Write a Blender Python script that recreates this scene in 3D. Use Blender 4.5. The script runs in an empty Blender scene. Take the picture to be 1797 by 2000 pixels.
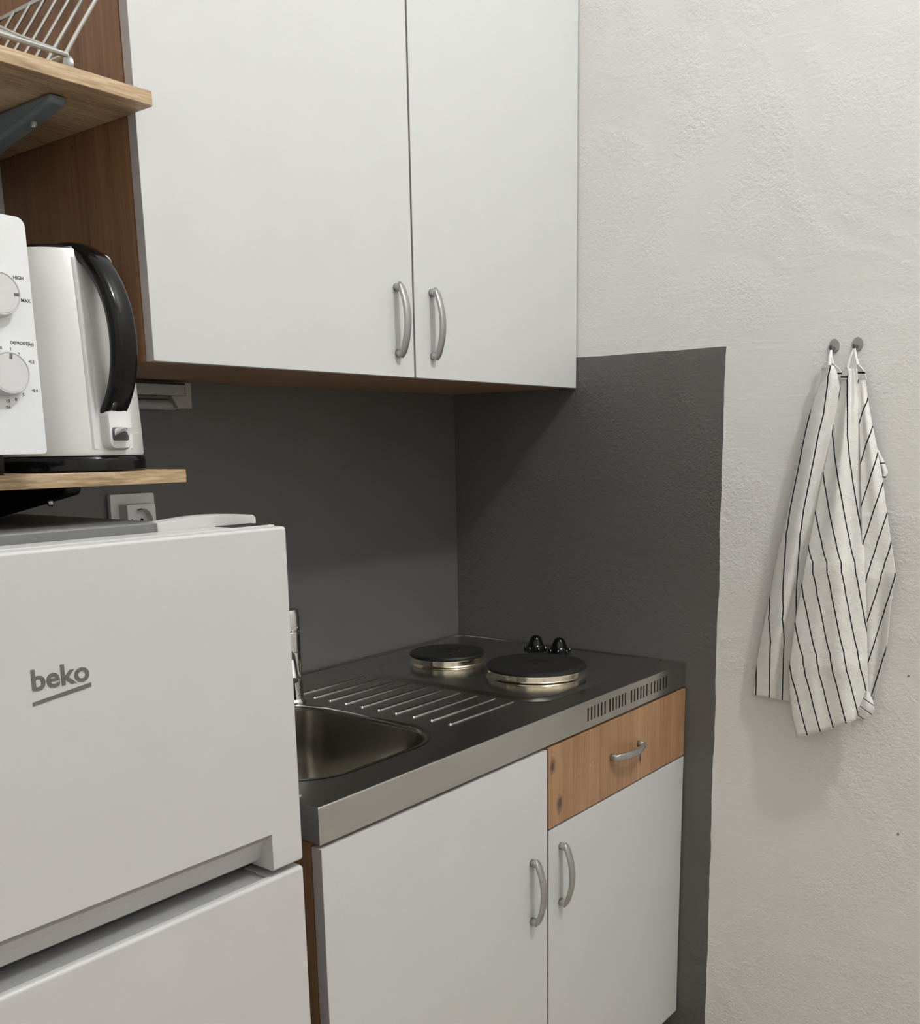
import bpy, bmesh, math, random
from mathutils import Vector, Matrix, Euler
random.seed(7)
PI = math.pi

# ------------------------------------------------------------------ camera
CAM = Vector((-1.7962, -1.4206, 1.3136))
YAW, PITCH, ROLL = math.radians(-52.269), math.radians(-11.7885), math.radians(-0.917)
F_PX, PX, PY, IW, IH = 1971.2, 916.64, 1280.93, 1797.0, 2000.0
fwd = Vector((-math.sin(YAW) * math.cos(PITCH), math.cos(YAW) * math.cos(PITCH), math.sin(PITCH)))
rgt = Vector((math.cos(YAW), math.sin(YAW), 0.0))
upv = rgt.cross(fwd)
r2 = math.cos(ROLL) * rgt + math.sin(ROLL) * upv
u2 = -math.sin(ROLL) * rgt + math.cos(ROLL) * upv
cd = bpy.data.cameras.new('camera')
cam = bpy.data.objects.new('camera', cd)
bpy.context.scene.collection.objects.link(cam)
m3 = Matrix((r2, u2, -fwd)).transposed()
cam.matrix_world = Matrix.Translation(CAM) @ m3.to_4x4()
cd.sensor_fit = 'HORIZONTAL'
cd.sensor_width = 36.0
cd.lens = F_PX / IW * 36.0
cd.shift_x = (IW / 2 - PX) / IW
cd.shift_y = (PY - IH / 2) / IW
cd.clip_start = 0.02
cd.clip_end = 50
scene = bpy.context.scene
scene.camera = cam

# ------------------------------------------------------------------ light level
scene.view_settings.view_transform = 'Standard'
scene.view_settings.look = 'None'
scene.view_settings.gamma = 1.0
scene.view_settings.use_curve_mapping = False
scene.view_settings.exposure = 0.0
world = bpy.data.worlds.new('world')
scene.world = world
world.use_nodes = True
world.node_tree.nodes['Background'].inputs[0].default_value = (0.9, 0.95, 1.0, 1)
world.node_tree.nodes['Background'].inputs[1].default_value = 0.0
LAMP_POS = Vector((-0.66, -1.93, 3.19))   # the bulb of the ceiling lamp (its light is in the lamp's builder)
LAMP_STRENGTH = 640.0

COL = scene.collection

# ------------------------------------------------------------------ materials
def nmat(name):
    m = bpy.data.materials.new(name)
    m.use_nodes = True
    nt = m.node_tree
    return m, nt, nt.nodes['Principled BSDF']

def N(nt, kind, **kw):
    n = nt.nodes.new(kind)
    for k, v in kw.items():
        if k in n.inputs:
            n.inputs[k].default_value = v
        else:
            setattr(n, k, v)
    return n

def link(nt, a, b):
    nt.links.new(a, b)

def coords(nt, scale=(1, 1, 1), kind='Object', rot=(0, 0, 0)):
    tc = N(nt, 'ShaderNodeTexCoord')
    mp = N(nt, 'ShaderNodeMapping')
    mp.inputs['Scale'].default_value = scale
    mp.inputs['Rotation'].default_value = rot
    link(nt, tc.outputs[kind], mp.inputs['Vector'])
    return mp.outputs['Vector']

def noise(nt, vec, scale, detail=3.0, rough=0.5, dist=0.0):
    n = N(nt, 'ShaderNodeTexNoise')
    n.inputs['Scale'].default_value = scale
    n.inputs['Detail'].default_value = detail
    n.inputs['Roughness'].default_value = rough
    n.inputs['Distortion'].default_value = dist
    link(nt, vec, n.inputs['Vector'])
    return n.outputs['Fac']

def ramp(nt, fac, stops):
    r = N(nt, 'ShaderNodeValToRGB')
    e = r.color_ramp.elements
    while len(e) < len(stops):
        e.new(0.5)
    for el, (p, c) in zip(e, stops):
        el.position = p
        el.color = (c[0], c[1], c[2], 1) if not isinstance(c, float) else (c, c, c, 1)
    link(nt, fac, r.inputs['Fac'])
    return r.outputs['Color']

def math_n(nt, op, a, b=None, clamp=False):
    n = N(nt, 'ShaderNodeMath', operation=op)
    n.use_clamp = clamp
    for i, v in enumerate((a, b)):
        if v is None:
            continue
        if isinstance(v, (int, float)):
            n.inputs[i].default_value = v
        else:
            link(nt, v, n.inputs[i])
    return n.outputs[0]

def mix(nt, fac, a, b, mode='MIX'):
    n = N(nt, 'ShaderNodeMix', data_type='RGBA', blend_type=mode)
    for sock, v in ((n.inputs[0], fac), (n.inputs[6], a), (n.inputs[7], b)):
        if isinstance(v, (int, float)):
            sock.default_value = v
        elif isinstance(v, tuple):
            sock.default_value = (v[0], v[1], v[2], 1)
        else:
            link(nt, v, sock)
    return n.outputs[2]

def bump(nt, p, height, strength=0.3, distance=0.002):
    b = N(nt, 'ShaderNodeBump')
    b.inputs['Strength'].default_value = strength
    b.inputs['Distance'].default_value = distance
    link(nt, height, b.inputs['Height'])
    link(nt, b.outputs['Normal'], p.inputs['Normal'])

def plain(name, col, rough=0.5, metal=0.0, spec=0.5, var=0.04, vscale=12.0, bumps=0.0, bscale=300.0):
    """A smooth coloured surface with a faint procedural unevenness."""
    m, nt, p = nmat(name)
    v = coords(nt)
    f = noise(nt, v, vscale, 3)
    c = ramp(nt, f, [(0.3, tuple(x * (1 - var) for x in col)), (0.7, tuple(min(1, x * (1 + var)) for x in col))])
    link(nt, c, p.inputs['Base Color'])
    p.inputs['Roughness'].default_value = rough
    p.inputs['Metallic'].default_value = metal
    p.inputs['Specular IOR Level'].default_value = spec
    if bumps:
        bump(nt, p, noise(nt, v, bscale, 2), bumps, 0.0005)
    return m

def wood(name, dark, mid, light, axis, rough=0.45, knots=(), grain=90.0, along=3.0):
    m, nt, p = nmat(name)
    sc = [grain] * 3
    sc[axis] = along
    v = coords(nt, tuple(sc))
    f1 = noise(nt, v, 1.0, 5, 0.62, 0.6)
    sc2 = [10.0] * 3
    sc2[axis] = 0.7
    v2 = coords(nt, tuple(sc2))
    f2 = noise(nt, v2, 1.0, 3, 0.5, 1.2)
    fac = math_n(nt, 'ADD', math_n(nt, 'MULTIPLY', f1, 0.55), math_n(nt, 'MULTIPLY', f2, 0.45))
    c = ramp(nt, fac, [(0.33, dark), (0.5, mid), (0.68, light)])
    vo = coords(nt)
    for (cx, cy, cz, rad, stretch) in knots:
        mp = N(nt, 'ShaderNodeMapping')
        s = [1.0 / rad] * 3
        s[axis] = 1.0 / (rad * stretch)
        mp.vector_type = 'POINT'
        mp.inputs['Location'].default_value = tuple(-a * b for a, b in zip((cx, cy, cz), s))
        mp.inputs['Scale'].default_value = tuple(s)
        link(nt, vo, mp.inputs['Vector'])
        ln = N(nt, 'ShaderNodeVectorMath', operation='LENGTH')
        link(nt, mp.outputs['Vector'], ln.inputs[0])
        wob = math_n(nt, 'MULTIPLY', noise(nt, vo, 120.0, 3), 0.55)
        d = math_n(nt, 'ADD', ln.outputs['Value'], wob)
        k = ramp(nt, d, [(0.45, 0.95), (0.75, 0.45), (1.2, 0.15), (1.6, 0.0)])
        c = mix(nt, k, c, tuple(x * 0.28 for x in dark))
    link(nt, c, p.inputs['Base Color'])
    p.inputs['Roughness'].default_value = rough
    bump(nt, p, f1, 0.12, 0.0006)
    return m

def plaster(name, painted_side):
    """White rough plaster; a field of dark grey satin paint behind and beside the worktop."""
    m, nt, p = nmat(name)
    v = coords(nt)
    fine = noise(nt, v, 175.0, 3, 0.55, 0.3)
    coarse = noise(nt, v, 80.0, 3, 0.55, 0.6)
    vst = coords(nt, (6.0, 6.0, 42.0), rot=(0.45, 0.0, 0.0))
    trowel = noise(nt, vst, 1.6, 4, 0.6, 1.0)
    mask = ramp(nt, noise(nt, v, 3.6, 3, 0.6, 0.9), [(0.42, 0.12), (0.62, 1.0)])
    h = math_n(nt, 'ADD', math_n(nt, 'MULTIPLY', fine, 0.55), math_n(nt, 'MULTIPLY', coarse, 0.6))
    h = math_n(nt, 'MULTIPLY', h, mask)
    h = math_n(nt, 'ADD', h, math_n(nt, 'MULTIPLY', trowel, 0.16))
    # the edge of the painted field, ruled by hand
    sx = N(nt, 'ShaderNodeSeparateXYZ')
    link(nt, v, sx.inputs[0])
    wob = math_n(nt, 'MULTIPLY', math_n(nt, 'SUBTRACT', noise(nt, v, 9.0, 3, 0.55), 0.5), 0.010)
    ztop = math_n(nt, 'ADD', sx.outputs['Z'], math_n(nt, 'MULTIPLY', wob, 0.35))
    inz = math_n(nt, 'LESS_THAN', ztop, 1.4815)
    if painted_side:
        yy = math_n(nt, 'ADD', sx.outputs['Y'], wob)
        lean = math_n(nt, 'MULTIPLY', sx.outputs['Z'], -0.004)
        iny = math_n(nt, 'GREATER_THAN', math_n(nt, 'ADD', yy, lean), -0.637)
        fld = math_n(nt, 'MULTIPLY', inz, iny)
    else:
        fld = inz
    tint = noise(nt, v, 2.2, 3)
    white = ramp(nt, tint, [(0.3, (0.73, 0.72, 0.695)), (0.7, (0.785, 0.777, 0.752))])
    specks = ramp(nt, noise(nt, v, 41.0, 2, 0.5), [(0.20, (0.30, 0.27, 0.22)), (0.225, (1, 1, 1))])
    white = mix(nt, 1.0, white, specks, 'MULTIPLY')
    grey = ramp(nt, tint, [(0.3, (0.105, 0.102, 0.096)), (0.7, (0.120, 0.117, 0.110))])
    link(nt, mix(nt, fld, white, grey), p.inputs['Base Color'])
    rr = N(nt, 'ShaderNodeMix', data_type='FLOAT')
    link(nt, fld, rr.inputs[0])
    rr.inputs[2].default_value = 0.75
    rr.inputs[3].default_value = 0.42
    link(nt, rr.outputs[0], p.inputs['Roughness'])
    b = N(nt, 'ShaderNodeBump')
    b.inputs['Distance'].default_value = 0.0042 if painted_side else 0.001
    b.inputs['Strength'].default_value = 0.62 if painted_side else 0.2
    link(nt, h, b.inputs['Height'])
    link(nt, b.outputs['Normal'], p.inputs['Normal'])
    return m

def steel(name, col, rough, axis=0, amount=0.05):
    m, nt, p = nmat(name)
    sc = [260.0] * 3
    sc[axis] = 6.0
    v = coords(nt, tuple(sc))
    f = noise(nt, v, 1.0, 3, 0.6)
    sm = noise(nt, coords(nt), 14.0, 3, 0.6, 0.6)
    r = math_n(nt, 'ADD', math_n(nt, 'MULTIPLY', f, amount), math_n(nt, 'ADD', math_n(nt, 'MULTIPLY', sm, 0.10), rough - 0.07))
    link(nt, r, p.inputs['Roughness'])
    p.inputs['Base Color'].default_value = (*col, 1)
    p.inputs['Metallic'].default_value = 1.0
    bump(nt, p, f, 0.05, 0.0002)
    return m

def cloth(name):
    """White cotton with thin black stripes that follow the weave (UV U counts the stripes)."""
    m, nt, p = nmat(name)
    uv = N(nt, 'ShaderNodeUVMap')
    uv.uv_map = 'weave'
    sp = N(nt, 'ShaderNodeSeparateXYZ')
    link(nt, uv.outputs['UV'], sp.inputs[0])
    fr = math_n(nt, 'FRACT', math_n(nt, 'ADD', sp.outputs['X'], 0.5))
    d = math_n(nt, 'ABSOLUTE', math_n(nt, 'SUBTRACT', fr, 0.5))
    v = coords(nt)
    d = math_n(nt, 'ADD', d, math_n(nt, 'MULTIPLY', math_n(nt, 'SUBTRACT', noise(nt, v, 420.0, 2), 0.5), 0.03))
    line = math_n(nt, 'LESS_THAN', d, 0.046)
    base = ramp(nt, noise(nt, v, 60.0, 4), [(0.3, (0.78, 0.77, 0.735)), (0.7, (0.87, 0.86, 0.825))])
    link(nt, mix(nt, line, base, (0.018, 0.018, 0.022)), p.inputs['Base Color'])
    p.inputs['Roughness'].default_value = 0.95
    p.inputs['Specular IOR Level'].default_value = 0.1
    h = math_n(nt, 'ADD', noise(nt, v, 900.0, 2), math_n(nt, 'MULTIPLY', noise(nt, v, 45.0, 4, 0.6, 0.5), 3.0))
    bump(nt, p, h, 0.5, 0.0022)
    return m

M = {}
M['wall_back'] = plaster('plaster_back', False)
M['wall_right'] = plaster('plaster_right', True)
M['wall_plain'] = plain('white_wall', (0.80, 0.79, 0.765), 0.8, bumps=0.3, bscale=90)
M['ceiling'] = plain('white_ceiling', (0.80, 0.80, 0.78), 0.85)
M['floor'] = wood('floor_laminate', (0.40, 0.33, 0.25), (0.50, 0.42, 0.325), (0.58, 0.50, 0.40), 1, 0.4)
M['white_front'] = plain('white_laminate', (0.612, 0.618, 0.612), 0.42, spec=0.4, var=0.012, bumps=0.15, bscale=420)
M['front_edge'] = plain('grey_edge_band', (0.46, 0.43, 0.435), 0.5)
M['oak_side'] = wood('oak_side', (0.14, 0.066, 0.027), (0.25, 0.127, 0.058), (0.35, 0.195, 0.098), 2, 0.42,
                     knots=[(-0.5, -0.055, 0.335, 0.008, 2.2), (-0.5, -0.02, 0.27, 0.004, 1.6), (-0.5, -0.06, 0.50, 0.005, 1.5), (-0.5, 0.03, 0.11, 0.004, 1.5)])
M['oak_bottom'] = wood('oak_bottom', (0.16, 0.085, 0.042), (0.25, 0.14, 0.075), (0.34, 0.20, 0.11), 0, 0.42)
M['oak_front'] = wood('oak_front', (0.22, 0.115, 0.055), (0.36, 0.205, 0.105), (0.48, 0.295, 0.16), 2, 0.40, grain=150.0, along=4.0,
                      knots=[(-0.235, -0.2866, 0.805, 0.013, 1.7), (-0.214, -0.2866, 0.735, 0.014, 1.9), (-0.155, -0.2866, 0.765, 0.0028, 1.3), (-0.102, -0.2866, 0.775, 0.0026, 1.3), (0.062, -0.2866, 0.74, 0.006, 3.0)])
M['sonoma'] = wood('sonoma_board', (0.16, 0.09, 0.042), (0.43, 0.30, 0.17), (0.70, 0.56, 0.38), 0, 0.5, grain=300.0, along=22.0)
M['steel_top'] = steel('brushed_steel', (0.56, 0.55, 0.525), 0.21)
M['steel_basin'] = steel('basin_steel', (0.42, 0.40, 0.36), 0.20)  # worktop steel darkened and warmed: shade of the bowl put into the colour
M['chrome'] = plain('chrome', (0.80, 0.80, 0.80), 0.05, 1.0, var=0.02)
M['ring_chrome'] = plain('warm_chrome_ring', (0.86, 0.78, 0.62), 0.14, 1.0, var=0.05, vscale=40)
M['satin'] = plain('satin_nickel', (0.46, 0.46, 0.455), 0.34, 0.9, var=0.05, vscale=60)
M['iron'] = plain('cast_iron', (0.014, 0.0135, 0.0135), 0.42, 0.0, 0.30, var=0.2, bumps=0.25, bscale=260)
M['black_gloss'] = plain('black_gloss_plastic', (0.004, 0.004, 0.0045), 0.12, 0.0, 0.30, var=0.0)
M['black'] = plain('black_matt', (0.006, 0.006, 0.006), 0.7)
M['dark_void'] = plain('dark_gap', (0.004, 0.004, 0.004), 0.9)  # near-black that carries the shade inside slots and gaps
M['fridge'] = plain('fridge_enamel', (0.595, 0.593, 0.585), 0.30, spec=0.45, var=0.012)
M['fridge_grey'] = plain('fridge_grey_plastic', (0.36, 0.36, 0.355), 0.35)
M['fridge_trim'] = plain('fridge_trim_grey', (0.17, 0.17, 0.172), 0.4)
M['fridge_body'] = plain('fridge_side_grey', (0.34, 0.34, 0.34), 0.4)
M['fridge_top'] = plain('fridge_top_grey', (0.17, 0.17, 0.17), 0.45)
M['gasket'] = plain('door_gasket', (0.10, 0.10, 0.105), 0.6)
M['logo'] = plain('logo_grey', (0.135, 0.13, 0.12), 0.5)
M['micro'] = plain('microwave_white', (0.78, 0.79, 0.80), 0.35, var=0.012)
M['dial'] = plain('dial_grey_white', (0.66, 0.66, 0.665), 0.35, var=0.012)
M['print'] = plain('printed_black', (0.05, 0.05, 0.055), 0.6)
M['micro_dark'] = plain('microwave_glass', (0.02, 0.02, 0.022), 0.12)
M['kettle'] = steel('brushed_white_kettle', (0.79, 0.78, 0.76), 0.40, axis=2)
M['kettle'].node_tree.nodes['Principled BSDF'].inputs['Metallic'].default_value = 0.35
M['kettle_white'] = plain('kettle_white_plastic', (0.75, 0.74, 0.725), 0.32)
M['socket'] = plain('socket_white', (0.74, 0.735, 0.71), 0.4)
M['bracket_blue'] = plain('bracket_blue_grey', (0.14, 0.175, 0.195), 0.42)
M['bracket_black'] = plain('bracket_black', (0.012, 0.012, 0.013), 0.5)
M['lamp_grey'] = plain('lamp_grey_plastic', (0.34, 0.33, 0.31), 0.4)
M['wire'] = plain('wire_chrome', (0.50, 0.50, 0.48), 0.22, 0.9)
M['cloth'] = cloth('striped_cotton')
M['loop'] = plain('white_loop_tape', (0.80, 0.79, 0.76), 0.9)
M['hook'] = plain('hook_grey', (0.30, 0.295, 0.285), 0.5)
M['hook_pin'] = plain('hook_pin_dark', (0.07, 0.07, 0.07), 0.4)

# ------------------------------------------------------------------ mesh helpers
def box(bm, x0, x1, y0, y1, z0, z1, bev=0.0, seg=2):
    tmp = bmesh.new()
    bmesh.ops.create_cube(tmp, size=1.0)
    for v in tmp.verts:
        v.co = Vector(((x0 + x1) / 2 + v.co.x * (x1 - x0), (y0 + y1) / 2 + v.co.y * (y1 - y0), (z0 + z1) / 2 + v.co.z * (z1 - z0)))
    if bev:
        bmesh.ops.bevel(tmp, geom=list(tmp.edges), offset=bev, segments=seg, profile=0.5, affect='EDGES')
    merge(bm, tmp)
    return bm

def merge(bm, tmp):
    mp = {}
    for v in tmp.verts:
        mp[v] = bm.verts.new(v.co)
    for f in tmp.faces:
        try:
            nf = bm.faces.new([mp[v] for v in f.verts])
            nf.smooth = f.smooth
        except ValueError:
            pass
    tmp.free()

def tube(bm, pts, r, n=8, caps=True, closed=False):
    """A round tube along a list of points; r may be a number or a list."""
    pts = [Vector(p) for p in pts]
    k = len(pts)
    rs = r if isinstance(r, (list, tuple)) else [r] * k
    rings = []
    ref = None
    for i, p in enumerate(pts):
        a = pts[(i - 1) % k] if (closed or i > 0) else pts[i]
        b = pts[(i + 1) % k] if (closed or i < k - 1) else pts[i]
        t = (b - a).normalized()
        if ref is None:
            ref = Vector((0, 0, 1)) if abs(t.z) < 0.9 else Vector((1, 0, 0))
        s = t.cross(ref).normalized()
        ref = s.cross(t).normalized()
        ring = [bm.verts.new(p + rs[i] * (math.cos(2 * PI * j / n) * s + math.sin(2 * PI * j / n) * ref)) for j in range(n)]
        rings.append(ring)
    m = k if closed else k - 1
    for i in range(m):
        A, B = rings[i], rings[(i + 1) % k]
        for j in range(n):
            f = bm.faces.new((A[j], A[(j + 1) % n], B[(j + 1) % n], B[j]))
            f.smooth = True
    if caps and not closed:
        bm.faces.new(list(reversed(rings[0])))
        bm.faces.new(rings[-1])
    return bm

def loft(bm, rings, cap0=True, cap1=True, smooth=True):
    """Skin a list of equal-length closed rings of points."""
    R = [[bm.verts.new(Vector(p)) for p in ring] for ring in rings]
    n = len(R[0])
    for i in range(len(R) - 1):
        for j in range(n):
            f = bm.faces.new((R[i][j], R[i][(j + 1) % n], R[i + 1][(j + 1) % n], R[i + 1][j]))
            f.smooth = smooth
    if cap0:
        bm.faces.new(list(reversed(R[0])))
    if cap1:
        bm.faces.new(R[-1])
    return bm

def lathe(bm, prof, cx, cy, n=40, cap0=True, cap1=True):
    rings = [[(cx + r * math.cos(2 * PI * j / n), cy + r * math.sin(2 * PI * j / n), z) for j in range(n)] for r, z in prof]
    return loft(bm, rings, cap0, cap1)

def rrect(x0, x1, y0, y1, r, n=6):
    pts = []
    for cx, cy, a0 in ((x1 - r, y1 - r, 0), (x0 + r, y1 - r, 90), (x0 + r, y0 + r, 180), (x1 - r, y0 + r, 270)):
        for i in range(n + 1):
            a = math.radians(a0 + 90 * i / n)
            pts.append((cx + r * math.cos(a), cy + r * math.sin(a)))
    return pts

def prism(bm, poly, axis, a0, a1, bev=0.0, seg=2):
    """Extrude a 2-D polygon along an axis. axis x: (y,z), y: (x,z), z: (x,y)."""
    def P(p, a):
        return {'x': (a, p[0], p[1]), 'y': (p[0], a, p[1]), 'z': (p[0], p[1], a)}[axis]
    tmp = bmesh.new()
    A = [tmp.verts.new(P(p, a0)) for p in poly]
    B = [tmp.verts.new(P(p, a1)) for p in poly]
    n = len(poly)
    for i in range(n):
        tmp.faces.new((A[i], A[(i + 1) % n], B[(i + 1) % n], B[i]))
    tmp.faces.new(list(reversed(A)))
    tmp.faces.new(B)
    bmesh.ops.recalc_face_normals(tmp, faces=list(tmp.faces))
    if bev:
        es = [e for e in tmp.edges if len(e.link_faces) == 2 and e.calc_face_angle(0) > 0.6]
        bmesh.ops.bevel(tmp, geom=es, offset=bev, segments=seg, profile=0.5, affect='EDGES')
    merge(bm, tmp)
    return bm

def origin_of(o):
    v = Vector((0, 0, 0))
    while o is not None:
        v += o.location
        o = o.parent
    return v

def obj(name, bm, mat, parent=None, local=False, mats=None, autosmooth=0.6):
    """Link a bmesh as one object; world coordinates unless local is set."""
    bmesh.ops.recalc_face_normals(bm, faces=list(bm.faces))
    off = Vector((0, 0, 0)) if (local or parent is None) else origin_of(parent)
    for v in bm.verts:
        v.co -= off
    if autosmooth:
        for f in bm.faces:
            f.smooth = True
        for e in bm.edges:
            if len(e.link_faces) == 2:
                e.smooth = e.calc_face_angle(0.0) < autosmooth
    me = bpy.data.meshes.new(name)
    bm.to_mesh(me)
    bm.free()
    for k in (mats or [mat]):
        me.materials.append(M[k])
    o = bpy.data.objects.new(name, me)
    COL.objects.link(o)
    if parent is not None:
        o.parent = parent
    if autosmooth:
        weigh(o)
    return o

def weigh(o):
    w = o.modifiers.new('weighted_normals', 'WEIGHTED_NORMAL')
    w.mode = 'FACE_AREA'
    w.weight = 100
    w.keep_sharp = True

def tag(o, label, cat=None, group=None, kind=None):
    o['label'] = label
    if cat:
        o['category'] = cat
    if group:
        o['group'] = group
    if kind:
        o['kind'] = kind
    return o

def thing(name, label, cat, loc, rotz=0.0, group=None):
    o = bpy.data.objects.new(name, None)
    COL.objects.link(o)
    o.empty_display_size = 0.05
    o.location = loc
    o.rotation_euler = (0, 0, rotz)
    return tag(o, label, cat, group)

def bake(o):
    """Apply an object's modifiers into its mesh."""
    dg = bpy.context.evaluated_depsgraph_get()
    me = bpy.data.meshes.new_from_object(o.evaluated_get(dg))
    old = o.data
    nm = old.name
    o.modifiers.clear()
    o.data = me
    bpy.data.meshes.remove(old)
    me.name = nm

def cut(o, cutter_bm, local=False):
    bmesh.ops.recalc_face_normals(cutter_bm, faces=list(cutter_bm.faces))
    me = bpy.data.meshes.new('cutter')
    off = Vector((0, 0, 0)) if local else origin_of(o)
    for v in cutter_bm.verts:
        v.co -= off
    cutter_bm.to_mesh(me)
    cutter_bm.free()
    c = bpy.data.objects.new('cutter', me)
    COL.objects.link(c)
    c.parent = o.parent
    o.modifiers.clear()
    md = o.modifiers.new('cut', 'BOOLEAN')
    md.operation = 'DIFFERENCE'
    md.object = c
    md.solver = 'EXACT'
    bpy.context.view_layer.update()
    bake(o)
    bpy.data.objects.remove(c)
    bpy.data.meshes.remove(me)

def bevel_mod(o, w, seg=2, angle=0.6):
    md = o.modifiers.new('bevel', 'BEVEL')
    md.width = w
    md.segments = seg
    md.limit_method = 'ANGLE'
    md.angle_limit = angle
    md.harden_normals = False
    weigh(o)

def text_mesh(name, body, size, mat, parent, to_world, bold=0.0, depth=0.0003, align='CENTER', spacing=1.0, squeeze=1.0):
    """Lettering as a thin raised mesh; to_world maps (u, v, w) in metres to a point."""
    cu = bpy.data.curves.new(name, 'FONT')
    cu.body = body
    cu.size = size
    cu.align_x = align
    cu.align_y = 'CENTER'
    cu.offset = bold
    cu.extrude = depth
    cu.space_character = spacing
    cu.resolution_u = 3
    t = bpy.data.objects.new(name, cu)
    COL.objects.link(t)
    bpy.context.view_layer.update()
    dg = bpy.context.evaluated_depsgraph_get()
    me = bpy.data.meshes.new_from_object(t.evaluated_get(dg))
    bpy.data.objects.remove(t)
    bpy.data.curves.remove(cu)
    bm = bmesh.new()
    bm.from_mesh(me)
    bpy.data.meshes.remove(me)
    for v in bm.verts:
        v.co = Vector(to_world(v.co.x * squeeze, v.co.y, v.co.z))
    return bm

# ------------------------------------------------------------------ the room
RX0, RY0, RZ1 = -2.75, -3.4, 3.4
def struct(name, bm, mat, label):
    o = obj(name, bm, mat)
    tag(o, label, kind='structure')
    return o
struct('wall_back', box(bmesh.new(), RX0 - 0.1, 0.1, 0.0, 0.1, -0.1, RZ1 + 0.1), 'wall_back', 'plastered wall behind the kitchenette, dark grey paint below white')
struct('wall_right', box(bmesh.new(), 0.0, 0.1, RY0 - 0.1, -0.0005, -0.1, RZ1 + 0.1), 'wall_right', 'rough white plaster wall with a dark grey painted field beside the worktop')
struct('wall_left', box(bmesh.new(), RX0 - 0.1, RX0, RY0 - 0.1, -0.0005, -0.1, RZ1 + 0.1), 'wall_plain', 'plain white wall on the far left of the room')
struct('wall_front', box(bmesh.new(), RX0 + 0.0005, -0.0005, RY0 - 0.1, RY0, -0.1, RZ1 + 0.1), 'wall_plain', 'plain white wall opposite the kitchenette')
struct('floor', box(bmesh.new(), RX0 + 0.0005, -0.0005, RY0 + 0.0005, -0.0005, -0.1, 0.0), 'floor', 'light wooden floor of the room')
struct('ceiling', box(bmesh.new(), RX0 + 0.0005, -0.0005, RY0 + 0.0005, -0.0005, RZ1, RZ1 + 0.1), 'ceiling', 'flat white ceiling of the room')

# ceiling lamp: the one light of the room
def ceiling_lamp():
    t = thing('ceiling_lamp', 'white globe lamp hanging from the ceiling in front of the kitchenette', 'lamp', (LAMP_POS.x, LAMP_POS.y, RZ1))
    bm = lathe(bmesh.new(), [(0.05, RZ1), (0.05, RZ1 - 0.012), (0.035, RZ1 - 0.024), (0.012, RZ1 - 0.03)], LAMP_POS.x, LAMP_POS.y, 32)
    obj('ceiling_rose', bm, 'socket', t)
    bm = lathe(bmesh.new(), [(0.006, RZ1 - 0.025), (0.006, LAMP_POS.z + 0.065), (0.022, LAMP_POS.z + 0.06), (0.022, LAMP_POS.z + 0.05)], LAMP_POS.x, LAMP_POS.y, 20)
    obj('lamp_holder', bm, 'socket', t)
    m, nt, p = nmat('lit_globe')
    nt.nodes.remove(p)
    em = N(nt, 'ShaderNodeEmission')
    em.inputs['Color'].default_value = (0.98, 0.99, 1.0, 1)
    em.inputs['Strength'].default_value = LAMP_STRENGTH
    link(nt, em.outputs[0], nt.nodes['Material Output'].inputs['Surface'])
    M['globe'] = m
    r = 0.058
    prof = [(max(0.0008, r * math.sin(PI * i / 10)), LAMP_POS.z - r * math.cos(PI * i / 10)) for i in range(11)]
    obj('globe', lathe(bmesh.new(), prof, LAMP_POS.x, LAMP_POS.y, 20), 'globe', t)
ceiling_lamp()

# ------------------------------------------------------------------ bow handles
def bow_handle_bm(length=0.113, out=0.0235):
    """A satin bow handle along local Z, standing out in -Y, centred on its fixing face."""
    bm = bmesh.new()
    n, k = 22, 12
    rings = []
    for i in range(n + 1):
        t = i / n
        s = math.sin(PI * t)
        y = -(0.0085 + (out - 0.0085) * (s ** 0.85))
        z = (t - 0.5) * length
        e = min(1.0, min(t, 1 - t) * 9 + 0.28)
        hw, ht = 0.0066 * e ** 0.5, 0.0034 * e ** 0.5
        dz = 1.0
        dy = -(out - 0.0085) * 0.85 * max(s, 0.05) ** (-0.15) * math.cos(PI * t) * PI / length
        tl = math.hypot(dz, dy)
        ny, nz = dz / tl, -dy / tl
        ring = []
        for j in range(k):
            a = 2 * PI * j / k
            cx = hw * math.copysign(abs(math.cos(a)) ** 0.6, math.cos(a))
            cy = ht * math.copysign(abs(math.sin(a)) ** 0.6, math.sin(a))
            ring.append((cx, y + cy * ny, z + cy * nz))
        rings.append(ring)
    loft(bm, rings)
    for sg in (-1, 1):
        z = sg * (length / 2 - 0.0066)
        rr = [[(q * math.cos(2 * PI * j / 14), y, z + q * math.sin(2 * PI * j / 14)) for j in range(14)] for y, q in ((0.0, 0.0066), (-0.006, 0.0066), (-0.0095, 0.0064), (-0.0118, 0.005))]
        loft(bm, rr)
    return bm

HANDLE_MESH = None
def handle(parent, x, y, z, horizontal=False):
    global HANDLE_MESH
    if HANDLE_MESH is None:
        bm = bow_handle_bm()
        bmesh.ops.recalc_face_normals(bm, faces=list(bm.faces))
        for f in bm.faces:
            f.smooth = True
        HANDLE_MESH = bpy.data.meshes.new('handle')
        bm.to_mesh(HANDLE_MESH)
        bm.free()
        HANDLE_MESH.materials.append(M['satin'])
    o = bpy.data.objects.new('handle', HANDLE_MESH)
    COL.objects.link(o)
    o.parent = parent
    o.location = Vector((x, y, z)) - origin_of(parent)
    if horizontal:
        o.rotation_euler = (0, PI / 2, 0)
    o['label'] = 'satin metal bow handle'
    return o

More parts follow.
